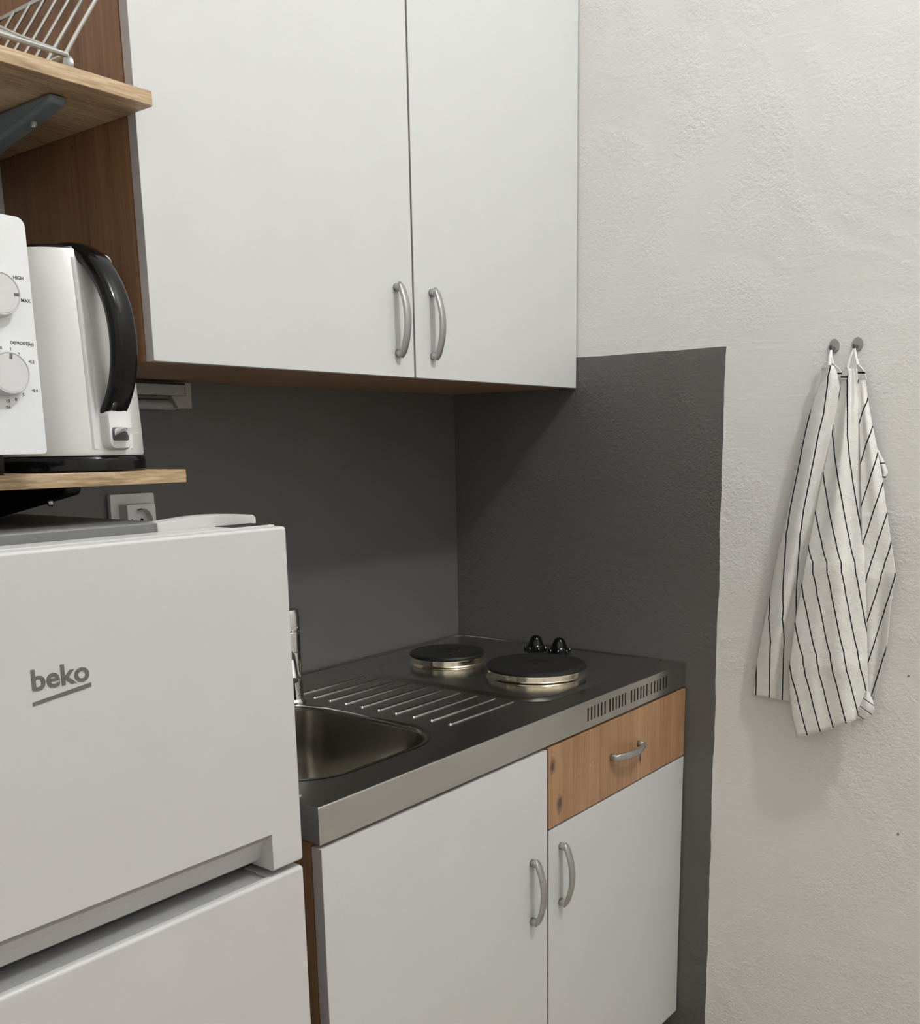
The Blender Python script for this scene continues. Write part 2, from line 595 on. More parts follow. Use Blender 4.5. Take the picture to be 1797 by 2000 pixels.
def front_panel(name, x0, x1, y0, y1, z0, z1, mats, parent, edge=True):
    """A door or drawer front with a banded edge (second material) on its narrow sides."""
    bm = box(bmesh.new(), x0, x1, y0, y1, z0, z1, 0.0009, 2)
    bm.normal_update()
    if len(mats) > 1:
        for f in bm.faces:
            if abs(f.normal.y) < 0.35:
                f.material_index = 1
    return obj(name, bm, None, parent, mats=mats)

# ------------------------------------------------------------------ wall cabinet
UZ0, UZ1, UD = 1.4226, 2.145, 0.3156
uc = thing('wall_cabinet', 'wide wall cabinet with two white doors and oak sides above the worktop', 'cabinet', (-0.5, -0.158, UZ0))
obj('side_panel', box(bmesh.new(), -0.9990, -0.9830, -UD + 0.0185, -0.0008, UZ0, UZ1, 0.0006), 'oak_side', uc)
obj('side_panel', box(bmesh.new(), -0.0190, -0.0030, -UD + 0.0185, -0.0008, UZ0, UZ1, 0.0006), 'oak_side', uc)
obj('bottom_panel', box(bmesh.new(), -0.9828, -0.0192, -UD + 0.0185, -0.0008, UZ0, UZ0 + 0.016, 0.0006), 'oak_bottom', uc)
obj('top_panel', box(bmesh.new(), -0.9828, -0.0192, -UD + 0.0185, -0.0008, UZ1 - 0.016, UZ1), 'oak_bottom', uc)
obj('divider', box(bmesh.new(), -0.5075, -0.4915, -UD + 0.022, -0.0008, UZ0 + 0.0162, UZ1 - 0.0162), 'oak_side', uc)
d = front_panel('door', -0.9993, -0.5015, -UD, -UD + 0.0165, UZ0, UZ1, ['white_front', 'front_edge'], uc)
handle(d, -0.5415, -UD, 1.5080)
d = front_panel('door', -0.4973, -0.0032, -UD, -UD + 0.0165, UZ0, UZ1, ['white_front', 'front_edge'], uc)
handle(d, -0.4545, -UD, 1.5083)

# ------------------------------------------------------------------ base cabinets
BD = 0.5726
TOPZ, SHEET = 0.89, 0.0492
bz1 = TOPZ - SHEET
sb = thing('sink_base_cabinet', 'white base cabinet with one door under the sink, next to the refrigerator', 'cabinet', (-0.75, -0.286, 0.0))
dbc = thing('drawer_base_cabinet', 'base cabinet with an oak drawer above a white door, against the right wall', 'cabinet', (-0.25, -0.286, 0.0))
for t, x0, x1 in ((sb, -0.9985, -0.4993), (dbc, -0.4987, -0.0040)):
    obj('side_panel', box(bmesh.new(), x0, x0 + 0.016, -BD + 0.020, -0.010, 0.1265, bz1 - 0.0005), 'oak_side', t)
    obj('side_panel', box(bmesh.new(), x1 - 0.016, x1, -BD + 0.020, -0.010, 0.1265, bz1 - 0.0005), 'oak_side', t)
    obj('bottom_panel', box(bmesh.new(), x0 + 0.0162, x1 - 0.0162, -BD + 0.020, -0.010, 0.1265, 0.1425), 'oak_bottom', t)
    obj('back_panel', box(bmesh.new(), x0 + 0.0162, x1 - 0.0162, -0.018, -0.011, 0.1427, bz1 - 0.0005), 'oak_bottom', t)
    obj('plinth', box(bmesh.new(), x0 + 0.001, x1 - 0.001, -0.505, -0.489, 0.0, 0.1263), 'black', t)
d = front_panel('door', -0.9993, -0.5015, -BD, -BD + 0.0175, 0.1365, 0.8362, ['white_front', 'front_edge'], sb)
handle(d, -0.5460, -BD, 0.6100)
d = front_panel('drawer_front', -0.4968, -0.0042, -BD, -BD + 0.0175, 0.7003, 0.8372, ['oak_front'], dbc)
handle(d, -0.2450, -BD, 0.7712, True)
d = front_panel('door', -0.4968, -0.0042, -BD, -BD + 0.0175, 0.1365, 0.6972, ['white_front', 'front_edge'], dbc)
handle(d, -0.4612, -BD, 0.6108)

# ------------------------------------------------------------------ steel worktop with sink, drainer and hob
wt = thing('sink_worktop', 'stainless steel worktop with a sink bowl, drainer ridges and two hotplates', 'worktop', (-0.5, -0.286, bz1))
WX0, WX1, WY0 = -1.0, -0.0015, -0.5717
bm = box(bmesh.new(), WX0, WX1, WY0, -0.0015, bz1, TOPZ, 0.0022, 3)
sheet = obj('sheet', bm, 'steel_top', wt)
SX0, SX1, SY0, SY1, SR = -0.965, -0.656, -0.505, -0.148, 0.09
c = bmesh.new()
prism(c, rrect(SX0, SX1, SY0, SY1, SR, 12), 'z', bz1 - 0.05, TOPZ + 0.05)
cut(sheet, c)
c = bmesh.new()
for g in range(4):
    gx = (-0.3745, -0.3010, -0.2236, -0.1470)[g]
    gw = (0.0565, 0.0550, 0.0585, 0.0605)[g]
    for k in range(6):
        cx = gx + gw * k / 5
        prism(c, [(cx - 0.0021 * (1 if a in (0, 3) else -1), z) for a, z in ((0, 0.8545), (1, 0.8545), (2, 0.8775), (3, 0.8775))], 'y', WY0 - 0.01, WY0 + 0.009)
cut(sheet, c)
for p in sheet.data.polygons:
    p.use_smooth = False
obj('vent_shade_plate', box(bmesh.new(), -0.385, -0.078, WY0 + 0.0065, WY0 + 0.0095, 0.850, 0.881), 'dark_void', wt)  # black plate added behind the slots for the shade inside them
# bowl
def bowl():
    bm = bmesh.new()
    rings = []
    for inset, z, r in ((-0.004, TOPZ + 0.0006, SR + 0.004), (0.001, TOPZ + 0.0009, SR), (0.005, TOPZ - 0.0015, SR - 0.004), (0.008, TOPZ - 0.007, SR - 0.006),
                        (0.014, TOPZ - 0.09, SR - 0.010), (0.020, TOPZ - 0.125, SR - 0.012), (0.034, TOPZ - 0.143, SR - 0.025), (0.06, TOPZ - 0.149, SR - 0.045), (0.13, TOPZ - 0.152, 0.02)):
        rings.append([(x, y, z) for x, y in rrect(SX0 + inset, SX1 - inset, SY0 + inset, SY1 - inset, max(r, 0.01), 12)])
    loft(bm, rings, cap0=False, cap1=True)
    return bm
bw = obj('sink_bowl', bowl(), 'steel_basin', wt)
obj('drain_strainer', lathe(bmesh.new(), [(0.038, TOPZ - 0.1515), (0.036, TOPZ - 0.1485), (0.028, TOPZ - 0.150), (0.008, TOPZ - 0.150)], -0.81, -0.33, 28), 'chrome', bw)
# pressed ridges of the drainer
ridge_me = None
for k in range(10):
    y = -0.4705 + 0.0376 * k
    if ridge_me is None:
        bm = bmesh.new()
        x0, x1, r = -0.0865, 0.0865, 0.0036
        pts, rs = [], []
        for i in range(5):
            a = PI / 2 * i / 4
            pts.append((x0 + r * (1 - math.sin(a)) * 1.0, 0, 0))
            rs.append(max(0.0003, r * math.sin(PI / 2 * i / 4)))
        pts = [(x0 + r * (1 - math.cos(PI / 2 * i / 4)), 0, 0) for i in range(5)]
        pts += [(x1 - r * (1 - math.cos(PI / 2 * i / 4)), 0, 0) for i in range(4, -1, -1)]
        rs = rs + rs[::-1]
        tube(bm, pts, rs, 10)
        for v in bm.verts:
            v.co.z *= 0.72
        o = obj('drainer_ridge', bm, 'steel_top', wt, local=True)
        ridge_me = o.data
    else:
        o = bpy.data.objects.new('drainer_ridge', ridge_me)
        COL.objects.link(o)
        o.parent = wt
    o.location = Vector((-0.5368, y, TOPZ + 0.0001)) - origin_of(wt)
# raised bead around the rim and the raised field of the hob
bm = bmesh.new()
loop = [(x, y, TOPZ) for x, y in rrect(WX0 + 0.016, WX1 - 0.012, WY0 - 0.3, -0.016, 0.035, 8)][:18]
loop = [(loop[0][0], WY0 + 0.05, TOPZ)] + loop + [(loop[-1][0], WY0 + 0.05, TOPZ)]
tube(bm, loop, 0.0042, 8)
for v in bm.verts:
    v.co.z = TOPZ + (v.co.z - TOPZ) * 0.45
obj('rim_bead', bm, 'steel_top', wt)
bm = bmesh.new()
rings = []
for inset, z, r in ((0.0, TOPZ - 0.0005, 0.055), (0.003, TOPZ + 0.0008, 0.052), (0.009, TOPZ + 0.0036, 0.047), (0.013, TOPZ + 0.0042, 0.043)):
    rings.append([(x, y, z) for x, y in rrect(-0.440 + inset, -0.060 - inset, -0.524 + inset, -0.085 - inset, r, 10)])
loft(bm, rings)
obj('hob_field', bm, 'steel_top', wt)
HZ = TOPZ + 0.0042
def hotplate(cx, cy, r, label):
    n = 64
    bm = lathe(bmesh.new(), [(0.006, HZ + 0.0198), (r * 0.30, HZ + 0.0198), (r * 0.33, HZ + 0.0215), (r * 0.90, HZ + 0.0219), (r * 0.965, HZ + 0.0209), (r * 0.995, HZ + 0.0185), (r, HZ + 0.0158), (r * 0.99, HZ + 0.0141), (r * 0.95, HZ + 0.0135)], cx, cy, n, True, True)
    p = obj('hotplate', bm, 'iron', wt)
    p['label'] = label
    bm = lathe(bmesh.new(), [(r * 0.93, HZ + 0.0143), (r * 0.955, HZ + 0.0135), (r * 0.962, HZ + 0.0113), (r * 0.958, HZ + 0.0040), (r * 0.975, HZ + 0.0020), (r * 1.01, HZ + 0.0003), (r * 1.015, HZ - 0.0008)], cx, cy, n, False, False)
    obj('spill_ring', bm, 'ring_chrome', p)
    bm = lathe(bmesh.new(), [(0.0055, HZ + 0.0201), (0.004, HZ + 0.0195)], cx, cy, 16)
    obj('centre_hole_disc', bm, 'black', p)  # black disc over the centre; the shade of a hole is its colour
hotplate(-0.2725, -0.1870, 0.0745, 'small black hotplate at the back')
hotplate(-0.2690, -0.3950, 0.0940, 'large black hotplate at the front')
def hob_knob(cx, cy, turn):
    bm = bmesh.new()
    lathe(bm, [(0.0225, TOPZ + 0.004), (0.0228, TOPZ + 0.0075), (0.0205, TOPZ + 0.0095), (0.0170, TOPZ + 0.0125), (0.0150, TOPZ + 0.0180), (0.0125, TOPZ + 0.0250), (0.0100, TOPZ + 0.0292), (0.0065, TOPZ + 0.0322), (0.002, TOPZ + 0.0334)], cx, cy, 32)
    for j in range(7):
        a = turn + 2 * PI * j / 7
        x, y = cx + 0.0215 * math.cos(a), cy + 0.0215 * math.sin(a)
        lathe(bm, [(0.0035, TOPZ + 0.004), (0.0038, TOPZ + 0.008), (0.002, TOPZ + 0.0108)], x, y, 10)
    k = obj('hob_knob', bm, 'black_gloss', wt)
hob_knob(-0.0735, -0.2640, 0.4)
hob_knob(-0.0690, -0.3190, 0.9)

# ------------------------------------------------------------------ tap
tp = thing('kitchen_tap', 'chrome single-lever tap behind the sink bowl, half hidden by the refrigerator', 'tap', (-0.664, -0.160, TOPZ))
tx, ty = -0.664, -0.160
obj('flange', lathe(bmesh.new(), [(0.0255, TOPZ + 0.0005), (0.0255, TOPZ + 0.004), (0.022, TOPZ + 0.008)], tx, ty, 32), 'chrome', tp)
obj('tap_body', lathe(bmesh.new(), [(0.0212, TOPZ + 0.006), (0.0205, TOPZ + 0.040), (0.0195, TOPZ + 0.0415), (0.0195, TOPZ + 0.043), (0.0208, TOPZ + 0.0445), (0.0200, TOPZ + 0.085), (0.0190, TOPZ + 0.0865), (0.0190, TOPZ + 0.088), (0.0203, TOPZ + 0.0895), (0.0203, TOPZ + 0.122), (0.0190, TOPZ + 0.1235)], tx, ty, 32), 'chrome', tp)
lv = obj('lever_cap', lathe(bmesh.new(), [(0.0200, TOPZ + 0.1245), (0.0208, TOPZ + 0.128), (0.0205, TOPZ + 0.152), (0.0185, TOPZ + 0.160), (0.010, TOPZ + 0.1625)], tx, ty, 32), 'chrome', tp)
bm = bmesh.new()
tube(bm, [(tx - 0.006, ty - 0.004, TOPZ + 0.150), (tx - 0.05, ty - 0.03, TOPZ + 0.165), (tx - 0.095, ty - 0.055, TOPZ + 0.185)], [0.006, 0.005, 0.0062], 10)
obj('lever', bm, 'chrome', lv)
bm = bmesh.new()
tube(bm, [(tx - 0.012, ty - 0.010, TOPZ + 0.070), (tx - 0.06, ty - 0.06, TOPZ + 0.095), (tx - 0.10, ty - 0.11, TOPZ + 0.108), (tx - 0.13, ty - 0.145, TOPZ + 0.105), (tx - 0.14, ty - 0.158, TOPZ + 0.085)], [0.012, 0.0115, 0.011, 0.011, 0.0112], 16)
obj('spout', bm, 'chrome', tp)

# ------------------------------------------------------------------ refrigerator (local frame: front at y = 0, right side at x = 0)
FW = 0.54
fr = thing('refrigerator', 'white two-door refrigerator with a freezer compartment on top', 'refrigerator', (-1.06, -0.6078, 0.0), math.radians(-0.86))
L = dict(local=True)
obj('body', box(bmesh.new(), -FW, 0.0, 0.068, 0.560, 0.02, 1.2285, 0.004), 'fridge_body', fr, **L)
obj('door_gasket', box(bmesh.new(), -FW + 0.012, -0.012, 0.052, 0.0685, 0.05, 1.222), 'gasket', fr, **L)
obj('top_trim', box(bmesh.new(), -FW + 0.004, -0.1259, 0.050, 0.0665, 1.2287, 1.2430, 0.0015, 3), 'fridge_trim', fr, **L)
obj('top_plate', box(bmesh.new(), -FW + 0.004, -0.004, 0.069, 0.555, 1.2287, 1.2300, 0.0005), 'fridge_top', fr, **L)
# hinge cover: a bowed white cap
bm = bmesh.new()
poly = [(-0.1258, 1.2287), (-0.058, 1.2287), (-0.052, 1.2335), (-0.0005, 1.2335), (-0.0005, 1.2405), (-0.004, 1.2432)]
for i in range(9):
    t = i / 8
    poly.append((-0.012 - 0.1138 * t, 1.2440 + 0.0030 * math.sin(PI * min(1, t * 1.05)) - 0.0012 * t))
prism(bm, poly, 'y', 0.048, 0.0685, 0.0014, 2)
obj('hinge_cover', bm, 'fridge', fr, **L)
obj('hinge', box(bmesh.new(), -0.056, -0.008, 0.018, 0.0670, 1.2290, 1.2345, 0.0008), 'dark_void', fr, **L)
# freezer door with the scooped grip along its lower edge
ZB, ZT = 0.8548, 1.2323
fd = obj('freezer_door', box(bmesh.new(), -FW, 0.0, 0.0, 0.052, ZB, ZT, 0.0035, 3), 'fridge', fr, **L)
c = bmesh.new()
prism(c, [(-0.02, 0.8985), (0.0008, 0.8985), (0.010, 0.8905), (0.018, 0.8785), (0.026, 0.8625), (0.060, 0.8625), (0.060, ZB - 0.02), (-0.02, ZB - 0.02)], 'x', -FW + 0.044, -0.044)
cut(fd, c, True)
bevel_mod(fd, 0.0014, 2, 0.7)
bm = bmesh.new()
prism(bm, [(0.0016, 0.8975), (0.0107, 0.8896), (0.0187, 0.8777), (0.0265, 0.8618), (0.0510, 0.8618), (0.0510, 0.8640), (0.0280, 0.8640), (0.0205, 0.8790), (0.0120, 0.8920)], 'x', -FW + 0.0445, -0.0445)
obj('grip_recess', bm, 'fridge_grey', fd, **L)
obj('door_cap', box(bmesh.new(), -FW + 0.004, -0.004, 0.014, 0.047, ZT - 0.001, ZT + 0.0016, 0.0012, 2), 'fridge', fd, **L)
# lower door with a scooped upper edge
ld = obj('fridge_door', box(bmesh.new(), -FW, 0.0, 0.0, 0.052, 0.055, 0.8478, 0.0045, 3), 'fridge', fr, **L)
c = bmesh.new()
prism(c, [(0.0085, 0.86), (0.0090, 0.8465), (0.013, 0.8440), (0.060, 0.8440), (0.060, 0.86)], 'x', -FW + 0.046, -0.046)
cut(ld, c, True)
bevel_mod(ld, 0.0012, 2, 0.7)
bm = bmesh.new()
prism(bm, [(0.0125, 0.8436), (0.0515, 0.8436), (0.0515, 0.8465), (0.030, 0.8465), (0.0270, 0.8452), (0.0145, 0.8448)], 'x', -FW + 0.0463, -0.0463)
obj('grip_recess', bm, 'fridge_grey', ld, **L)
for x in (-FW + 0.05, -0.05):
    for y in (0.10, 0.52):
        obj('foot', lathe(bmesh.new(), [(0.018, 0.0), (0.018, 0.012), (0.010, 0.021)], x, y, 16), 'black', fr, **L)
obj('base_strip', box(bmesh.new(), -FW + 0.01, -0.01, 0.062, 0.072, 0.02, 0.050), 'gasket', fr, **L)
# the maker's lettering and the rising bar under it
bm = text_mesh('logo_lettering', 'beko', 0.0262, 'logo', fd, lambda u, v, w: (-0.2700 + u, -0.0003 - w, 1.1196 + v + u * 0.00), bold=0.00055, spacing=1.0, squeeze=1.06)
lg = obj('logo_lettering', bm, 'logo', fd, local=True, autosmooth=0)
lg['label'] = 'grey raised lettering on the freezer door'
bm = bmesh.new()
prism(bm, [(-0.2979, 1.0983), (-0.2416, 1.1050), (-0.2416, 1.1089), (-0.2979, 1.1016)], 'y', -0.0005, 0.0006)
obj('logo_bar', bm, 'logo', fd, local=True)

# ------------------------------------------------------------------ shelves
def shelf(label, zt, depth, bx, tipy, mat):
    t = thing('wall_shelf', label, 'shelf', (-1.36, -depth / 2, zt - 0.016), group='oak wall shelves')
    bm = bmesh.new()
    poly = rrect(-1.72, -1.0006, -depth, -0.0008, 0.004, 3)
    prism(bm, poly, 'z', zt - 0.016, zt, 0.0012, 2)
    obj('board', bm, 'sonoma', t)
    zb = zt - 0.0165
    for x in (bx, -1.62):
        bm = bmesh.new()
        h = 0.150
        prof = [(tipy, zb), (tipy, zb - 0.006), (tipy + 0.006, zb - 0.0105), (-0.02, zb - 0.0105 + (tipy + 0.026) * 0.175), (-0.012, zb - h), (-0.002, zb - h), (-0.002, zb)]
        prism(bm, prof, 'x', x - 0.011, x + 0.011, 0.0042, 3)
        b = obj('bracket', bm, mat, t)
        s = bmesh.new()
        yy = tipy + 0.055
        rings = [[(x + rr * math.cos(2 * PI * j / 10), yy + rr * math.sin(2 * PI * j / 10), z) for j in range(10)] for rr, z in ((0.004, zb - 0.010), (0.004, zb - 0.0225), (0.0025, zb - 0.0245))]
        loft(s, rings)
        obj('screw', s, 'wire', b)
    return t
shelf('upper oak shelf on blue-grey brackets, carrying the wire dish rack', 1.7213, 0.3543, -1.095, -0.309, 'bracket_blue')
shelf('lower oak shelf on black brackets, carrying microwave and kettle', 1.2900, 0.3672, -1.125, -0.316, 'bracket_black')

# ------------------------------------------------------------------ dish rack
rk = thing('dish_rack', 'chrome wire dish rack standing on the upper oak shelf', 'dish rack', (-1.28, -0.19, 1.7213))
zr = 1.7376
rx0, rx1, ry0, ry1 = -1.50, -1.098, -0.338, -0.060
bm = bmesh.new()
tube(bm, [(rx0, ry0, zr), (rx1, ry0, zr)], 0.0030, 8)
tube(bm, [(rx0, ry1, zr), (rx1, ry1, zr)], 0.0030, 8)
tube(bm, [(rx0, ry0, zr), (rx0, ry1, zr)], 0.0030, 8)
tube(bm, [(rx1, ry0, zr), (rx1, ry1, zr)], 0.0030, 8)
obj('base_frame', bm, 'wire', rk)
for y in (ry0, ry1):
    for x in (rx0, rx1):
        bm = bmesh.new()
        n = 14
        rings = [[(x + o_, y + 0.0068 * k_ * math.cos(2 * PI * j / n), zr - 0.0085 + 0.0085 * k_ * math.sin(2 * PI * j / n)) for j in range(n)] for o_, k_ in ((-0.003, 0.7), (-0.001, 1.0), (0.003, 1.0), (0.005, 0.7))]
        loft(bm, rings)
        obj('foot', bm, 'wire', rk)
for k in range(8):
    y = ry0 + 0.006 + k * 0.0375
    bm = bmesh.new()
    tube(bm, [(rx1, y, zr), (rx1 + 0.022, y, zr + 0.034), (rx1 + 0.056, y, zr + 0.085), (rx1 + 0.080, y, zr + 0.122)], 0.0021, 6)
    obj('side_wire', bm, 'wire', rk)
    bm = bmesh.new()
    tube(bm, [(rx0, y, zr), (rx0 - 0.022, y, zr + 0.034), (rx0 - 0.056, y, zr + 0.085), (rx0 - 0.080, y, zr + 0.122)], 0.0021, 6)
    obj('side_wire', bm, 'wire', rk)
for k in range(9):
    x = rx1 - 0.012 - k * 0.045
    bm = bmesh.new()
    tube(bm, [(x, ry0, zr + 0.002), (x - 0.012, ry0 + 0.05, zr + 0.024), (x - 0.02, ry0 + 0.12, zr + 0.058), (x - 0.02, ry1, zr + 0.003)], 0.0021, 6)
    obj('plate_wire', bm, 'wire', rk)
bm = bmesh.new()
tube(bm, [(rx1 + 0.080, ry0 + 0.006, zr + 0.122), (rx1 + 0.080, ry1, zr + 0.122), (rx0 - 0.080, ry1, zr + 0.122), (rx0 - 0.080, ry0 + 0.006, zr + 0.122)], 0.0030, 8, closed=True)
obj('top_frame', bm, 'wire', rk)

# ------------------------------------------------------------------ microwave
mw = thing('microwave', 'white microwave oven with two round dials, at the left end of the lower shelf', 'microwave', (-1.43, -0.22, 1.2902))
MZ0, MZ1, MY = 1.3112, 1.5462, -0.401
obj('casing', box(bmesh.new(), -1.655, -1.2085, -0.388, -0.055, MZ0 + 0.002, MZ1 - 0.003, 0.004), 'micro', mw)
def rr_panel(name, x0, x1, mat, corners, depth=0.013, par=None):
    r = 0.0095
    pts = []
    for (cx, cz, a0, on) in ((x1, MZ1, 0, corners[0]), (x0, MZ1, 90, corners[1]), (x0, MZ0, 180, corners[2]), (x1, MZ0, 270, corners[3])):
        rr = r if on else 0.0012
        if a0 >= 180 and on:
            rr = 0.005
        sx = -1 if a0 in (0, 270) else 1
        sz = -1 if a0 in (0, 90) else 1
        for i in range(7):
            a = math.radians(a0 + 90 * i / 6)
            pts.append((cx + sx * rr + rr * math.cos(a), cz + sz * rr + rr * math.sin(a)))
    bm = bmesh.new()
    prism(bm, pts, 'y', MY, MY + depth, 0.0012, 2)
    return obj(name, bm, mat, par or mw)
cp = rr_panel('control_panel', -1.2980, -1.2032, 'micro', (1, 0, 0, 1))
dr = rr_panel('door', -1.6600, -1.2988, 'micro', (0, 1, 1, 0))
obj('door_window', box(bmesh.new(), -1.630, -1.345, MY - 0.0006, MY + 0.001, MZ0 + 0.03, MZ1 - 0.03, 0.0003), 'micro_dark', dr)
def dial(cx, cz, notch):
    bm = bmesh.new()
    n = 48
    rings = [[(cx + r * math.cos(2 * PI * j / n), y, cz + r * math.sin(2 * PI * j / n)) for j in range(n)] for r, y in
             ((0.0226, MY), (0.0226, MY - 0.0035), (0.0216, MY - 0.0050), (0.0214, MY - 0.0115), (0.0206, MY - 0.0131), (0.0196, MY - 0.0133), (0.0190, MY - 0.0123), (0.0186, MY - 0.0129), (0.002, MY - 0.0129))]
    loft(bm, rings, True, True)
    k = obj('dial', bm, 'dial', cp)
    ca, sa = math.cos(notch), math.sin(notch)
    bm = bmesh.new()
    prism(bm, [(cx + ca * u - sa * v, cz + sa * u + ca * v) for u, v in ((0.0135, -0.0014), (0.0185, -0.0014), (0.0185, 0.0014), (0.0135, 0.0014))], 'y', MY - 0.0133, MY - 0.0127)
    obj('dial_mark', bm, 'logo', k)
# labels on the panel: dials stand out in front of it, so their faces sit a little to the right in the view
dial(-1.2435, 1.4685, 0.0)
dial(-1.2420, 1.3925, 1.45)
def mark(body, x, z, size):
    bm = text_mesh('panel_print', body, size, 'print', cp, lambda u, v, w: (x + u, MY - 0.0001 - w, z + v), depth=0.00015, bold=0.00008)
    obj('panel_print', bm, 'print', cp, autosmooth=0)
for b_, x, z, s in (('HIGH', -1.2165, 1.4868, 0.0046), ('MAX', -1.2110, 1.4652, 0.0048), ('DEFROST(kg)', -1.2195, 1.4228, 0.0044), ('0', -1.2425, 1.4170, 0.0044), ('1', -1.2325, 1.4165, 0.0044),
                    ('2', -1.2240, 1.4118, 0.0046), ('\u20220.2', -1.2115, 1.4050, 0.0042), ('\u20220.4', -1.2108, 1.3762, 0.0042), ('5', -1.2238, 1.3715, 0.0046), ('8', -1.2322, 1.3668, 0.0046), ('10', -1.2412, 1.3650, 0.0046), ('0.6', -1.2412, 1.3590, 0.0040)):
    mark(b_, x, z, s)
for x in (-1.62, -1.24):
    for y in (-0.35, -0.09):
        obj('foot', lathe(bmesh.new(), [(0.012, 1.2903), (0.013, 1.300), (0.013, MZ0 + 0.0025)], x, y, 16), 'black', mw)

# ------------------------------------------------------------------ kettle
kx, ky, kz = -1.1020, -0.2850, 1.2903
kt = thing('electric_kettle', 'white electric kettle with a curved black handle on the lower shelf', 'kettle', (kx, ky, kz))
obj('power_base', lathe(bmesh.new(), [(0.0800, kz), (0.0825, kz + 0.002), (0.0825, kz + 0.012), (0.0805, kz + 0.0165), (0.0785, kz + 0.0180)], kx, ky, 56), 'black_gloss', kt)
KT = 1.5355
prof = [(0.0795, kz + 0.0185), (0.0805, kz + 0.021), (0.0800, kz + 0.05), (0.0780, kz + 0.10), (0.0745, kz + 0.15), (0.0685, kz + 0.20), (0.0615, KT - 0.004), (0.0600, KT)]
kb = obj('kettle_body', lathe(bmesh.new(), prof, kx, ky, 72), 'kettle', kt)
dv = Vector((0.065, -0.998, 0)).normalized()
lat = Vector((-dv.y, dv.x, 0))
obj('lid', lathe(bmesh.new(), [(0.0590, KT - 0.001), (0.0575, KT + 0.0025), (0.050, KT + 0.0050), (0.010, KT + 0.0058)], kx, ky, 48), 'black_gloss', kt)
sp = bmesh.new()
rings = []
for f_, hw in ((0.058, 0.028), (0.078, 0.020), (0.092, 0.008)):
    c0 = Vector((kx, ky, 0)) - dv * f_
    rings.append([c0 + lat * (hw * a) + Vector((0, 0, z)) for a, z in ((-1, KT - 0.001), (-0.7, KT - 0.02 - (0.078 - f_) * 0.2), (0, KT - 0.035 + (f_ - 0.058) * 0.7), (0.7, KT - 0.02 - (0.078 - f_) * 0.2), (1, KT - 0.001))])
loft(sp, rings)
obj('spout', sp, 'kettle_white', kb)
def kettle_handle():
    path = [(0.022, 1.5390), (0.042, 1.5375), (0.058, 1.5310), (0.0755, 1.5185), (0.0925, 1.4960), (0.1050, 1.4670), (0.1090, 1.4330), (0.1040, 1.3990), (0.0930, 1.3740), (0.0790, 1.3560)]
    # smooth the path
    pts = []
    for i in range(len(path) - 1):
        p0, p1, p2, p3 = [Vector(path[max(0, min(len(path) - 1, i + q))]) for q in (-1, 0, 1, 2)]
        for s in range(4):
            t = s / 4
            pts.append(0.5 * ((2 * p1) + (p2 - p0) * t + (2 * p0 - 5 * p1 + 4 * p2 - p3) * t * t + (3 * p1 - p0 - 3 * p2 + p3) * t ** 3))
    pts.append(Vector(path[-1]))
    bm = bmesh.new()
    rings = []
    k = 16
    for i, p in enumerate(pts):
        t = (pts[min(i + 1, len(pts) - 1)] - pts[max(i - 1, 0)]).normalized()
        nrm = Vector((-t.y, t.x))
        f = i / (len(pts) - 1)
        hw = 0.0195 - 0.0045 * min(1, f * 2.2) + 0.001 * f
        ht = 0.0072 + 0.0035 * math.sin(PI * f) ** 1.2
        ring = []
        for j in range(k):
            a = 2 * PI * j / k
            e = 0.7
            cl = hw * math.copysign(abs(math.cos(a)) ** e, math.cos(a))
            cn = ht * math.copysign(abs(math.sin(a)) ** e, math.sin(a))
            q = p + nrm * cn
            ring.append(Vector((kx, ky, 0)) + dv * q.x + lat * cl + Vector((0, 0, q.y)))
        rings.append(ring)
    return loft(bm, rings)
obj('handle', kettle_handle(), 'black_gloss', kt)
# white heel under the handle with the chrome switch
bm = bmesh.new()
rings = []
for rho, hw, z0, z1 in ((0.070, 0.0165, 1.3140, 1.3610), (0.0865, 0.0165, 1.3145, 1.3605), (0.0905, 0.0140, 1.3170, 1.3590)):
    poly = rrect(-hw, hw, z0, z1, 0.0085 if rho < 0.09 else 0.007, 4)
    rings.append([Vector((kx, ky, 0)) + dv * rho + lat * a + Vector((0, 0, z)) for a, z in poly])
loft(bm, rings)
hl = obj('heel', bm, 'kettle_white', kt)
bm = bmesh.new()
rings = []
for rho in (0.0880, 0.0911):
    rings.append([Vector((kx, ky, 0)) + dv * rho + lat * a + Vector((0, 0, z)) for a, z in rrect(-0.0112, 0.0112, 1.3250, 1.3400, 0.003, 3)])
loft(bm, rings)
obj('switch_recess', bm, 'gasket', hl)
bm = bmesh.new()
rings = []
for rho, hw, zc, ht in ((0.0890, 0.0095, 1.3330, 0.0050), (0.0960, 0.0095, 1.3360, 0.0030), (0.1080, 0.0090, 1.3375, 0.0020), (0.1130, 0.0080, 1.3355, 0.0026)):
    rings.append([Vector((kx, ky, 0)) + dv * rho + lat * a + Vector((0, 0, z)) for a, z in rrect(-hw, hw, zc - ht, zc + ht, 0.0018, 3)])
loft(bm, rings)
obj('switch_lever', bm, 'chrome', hl)
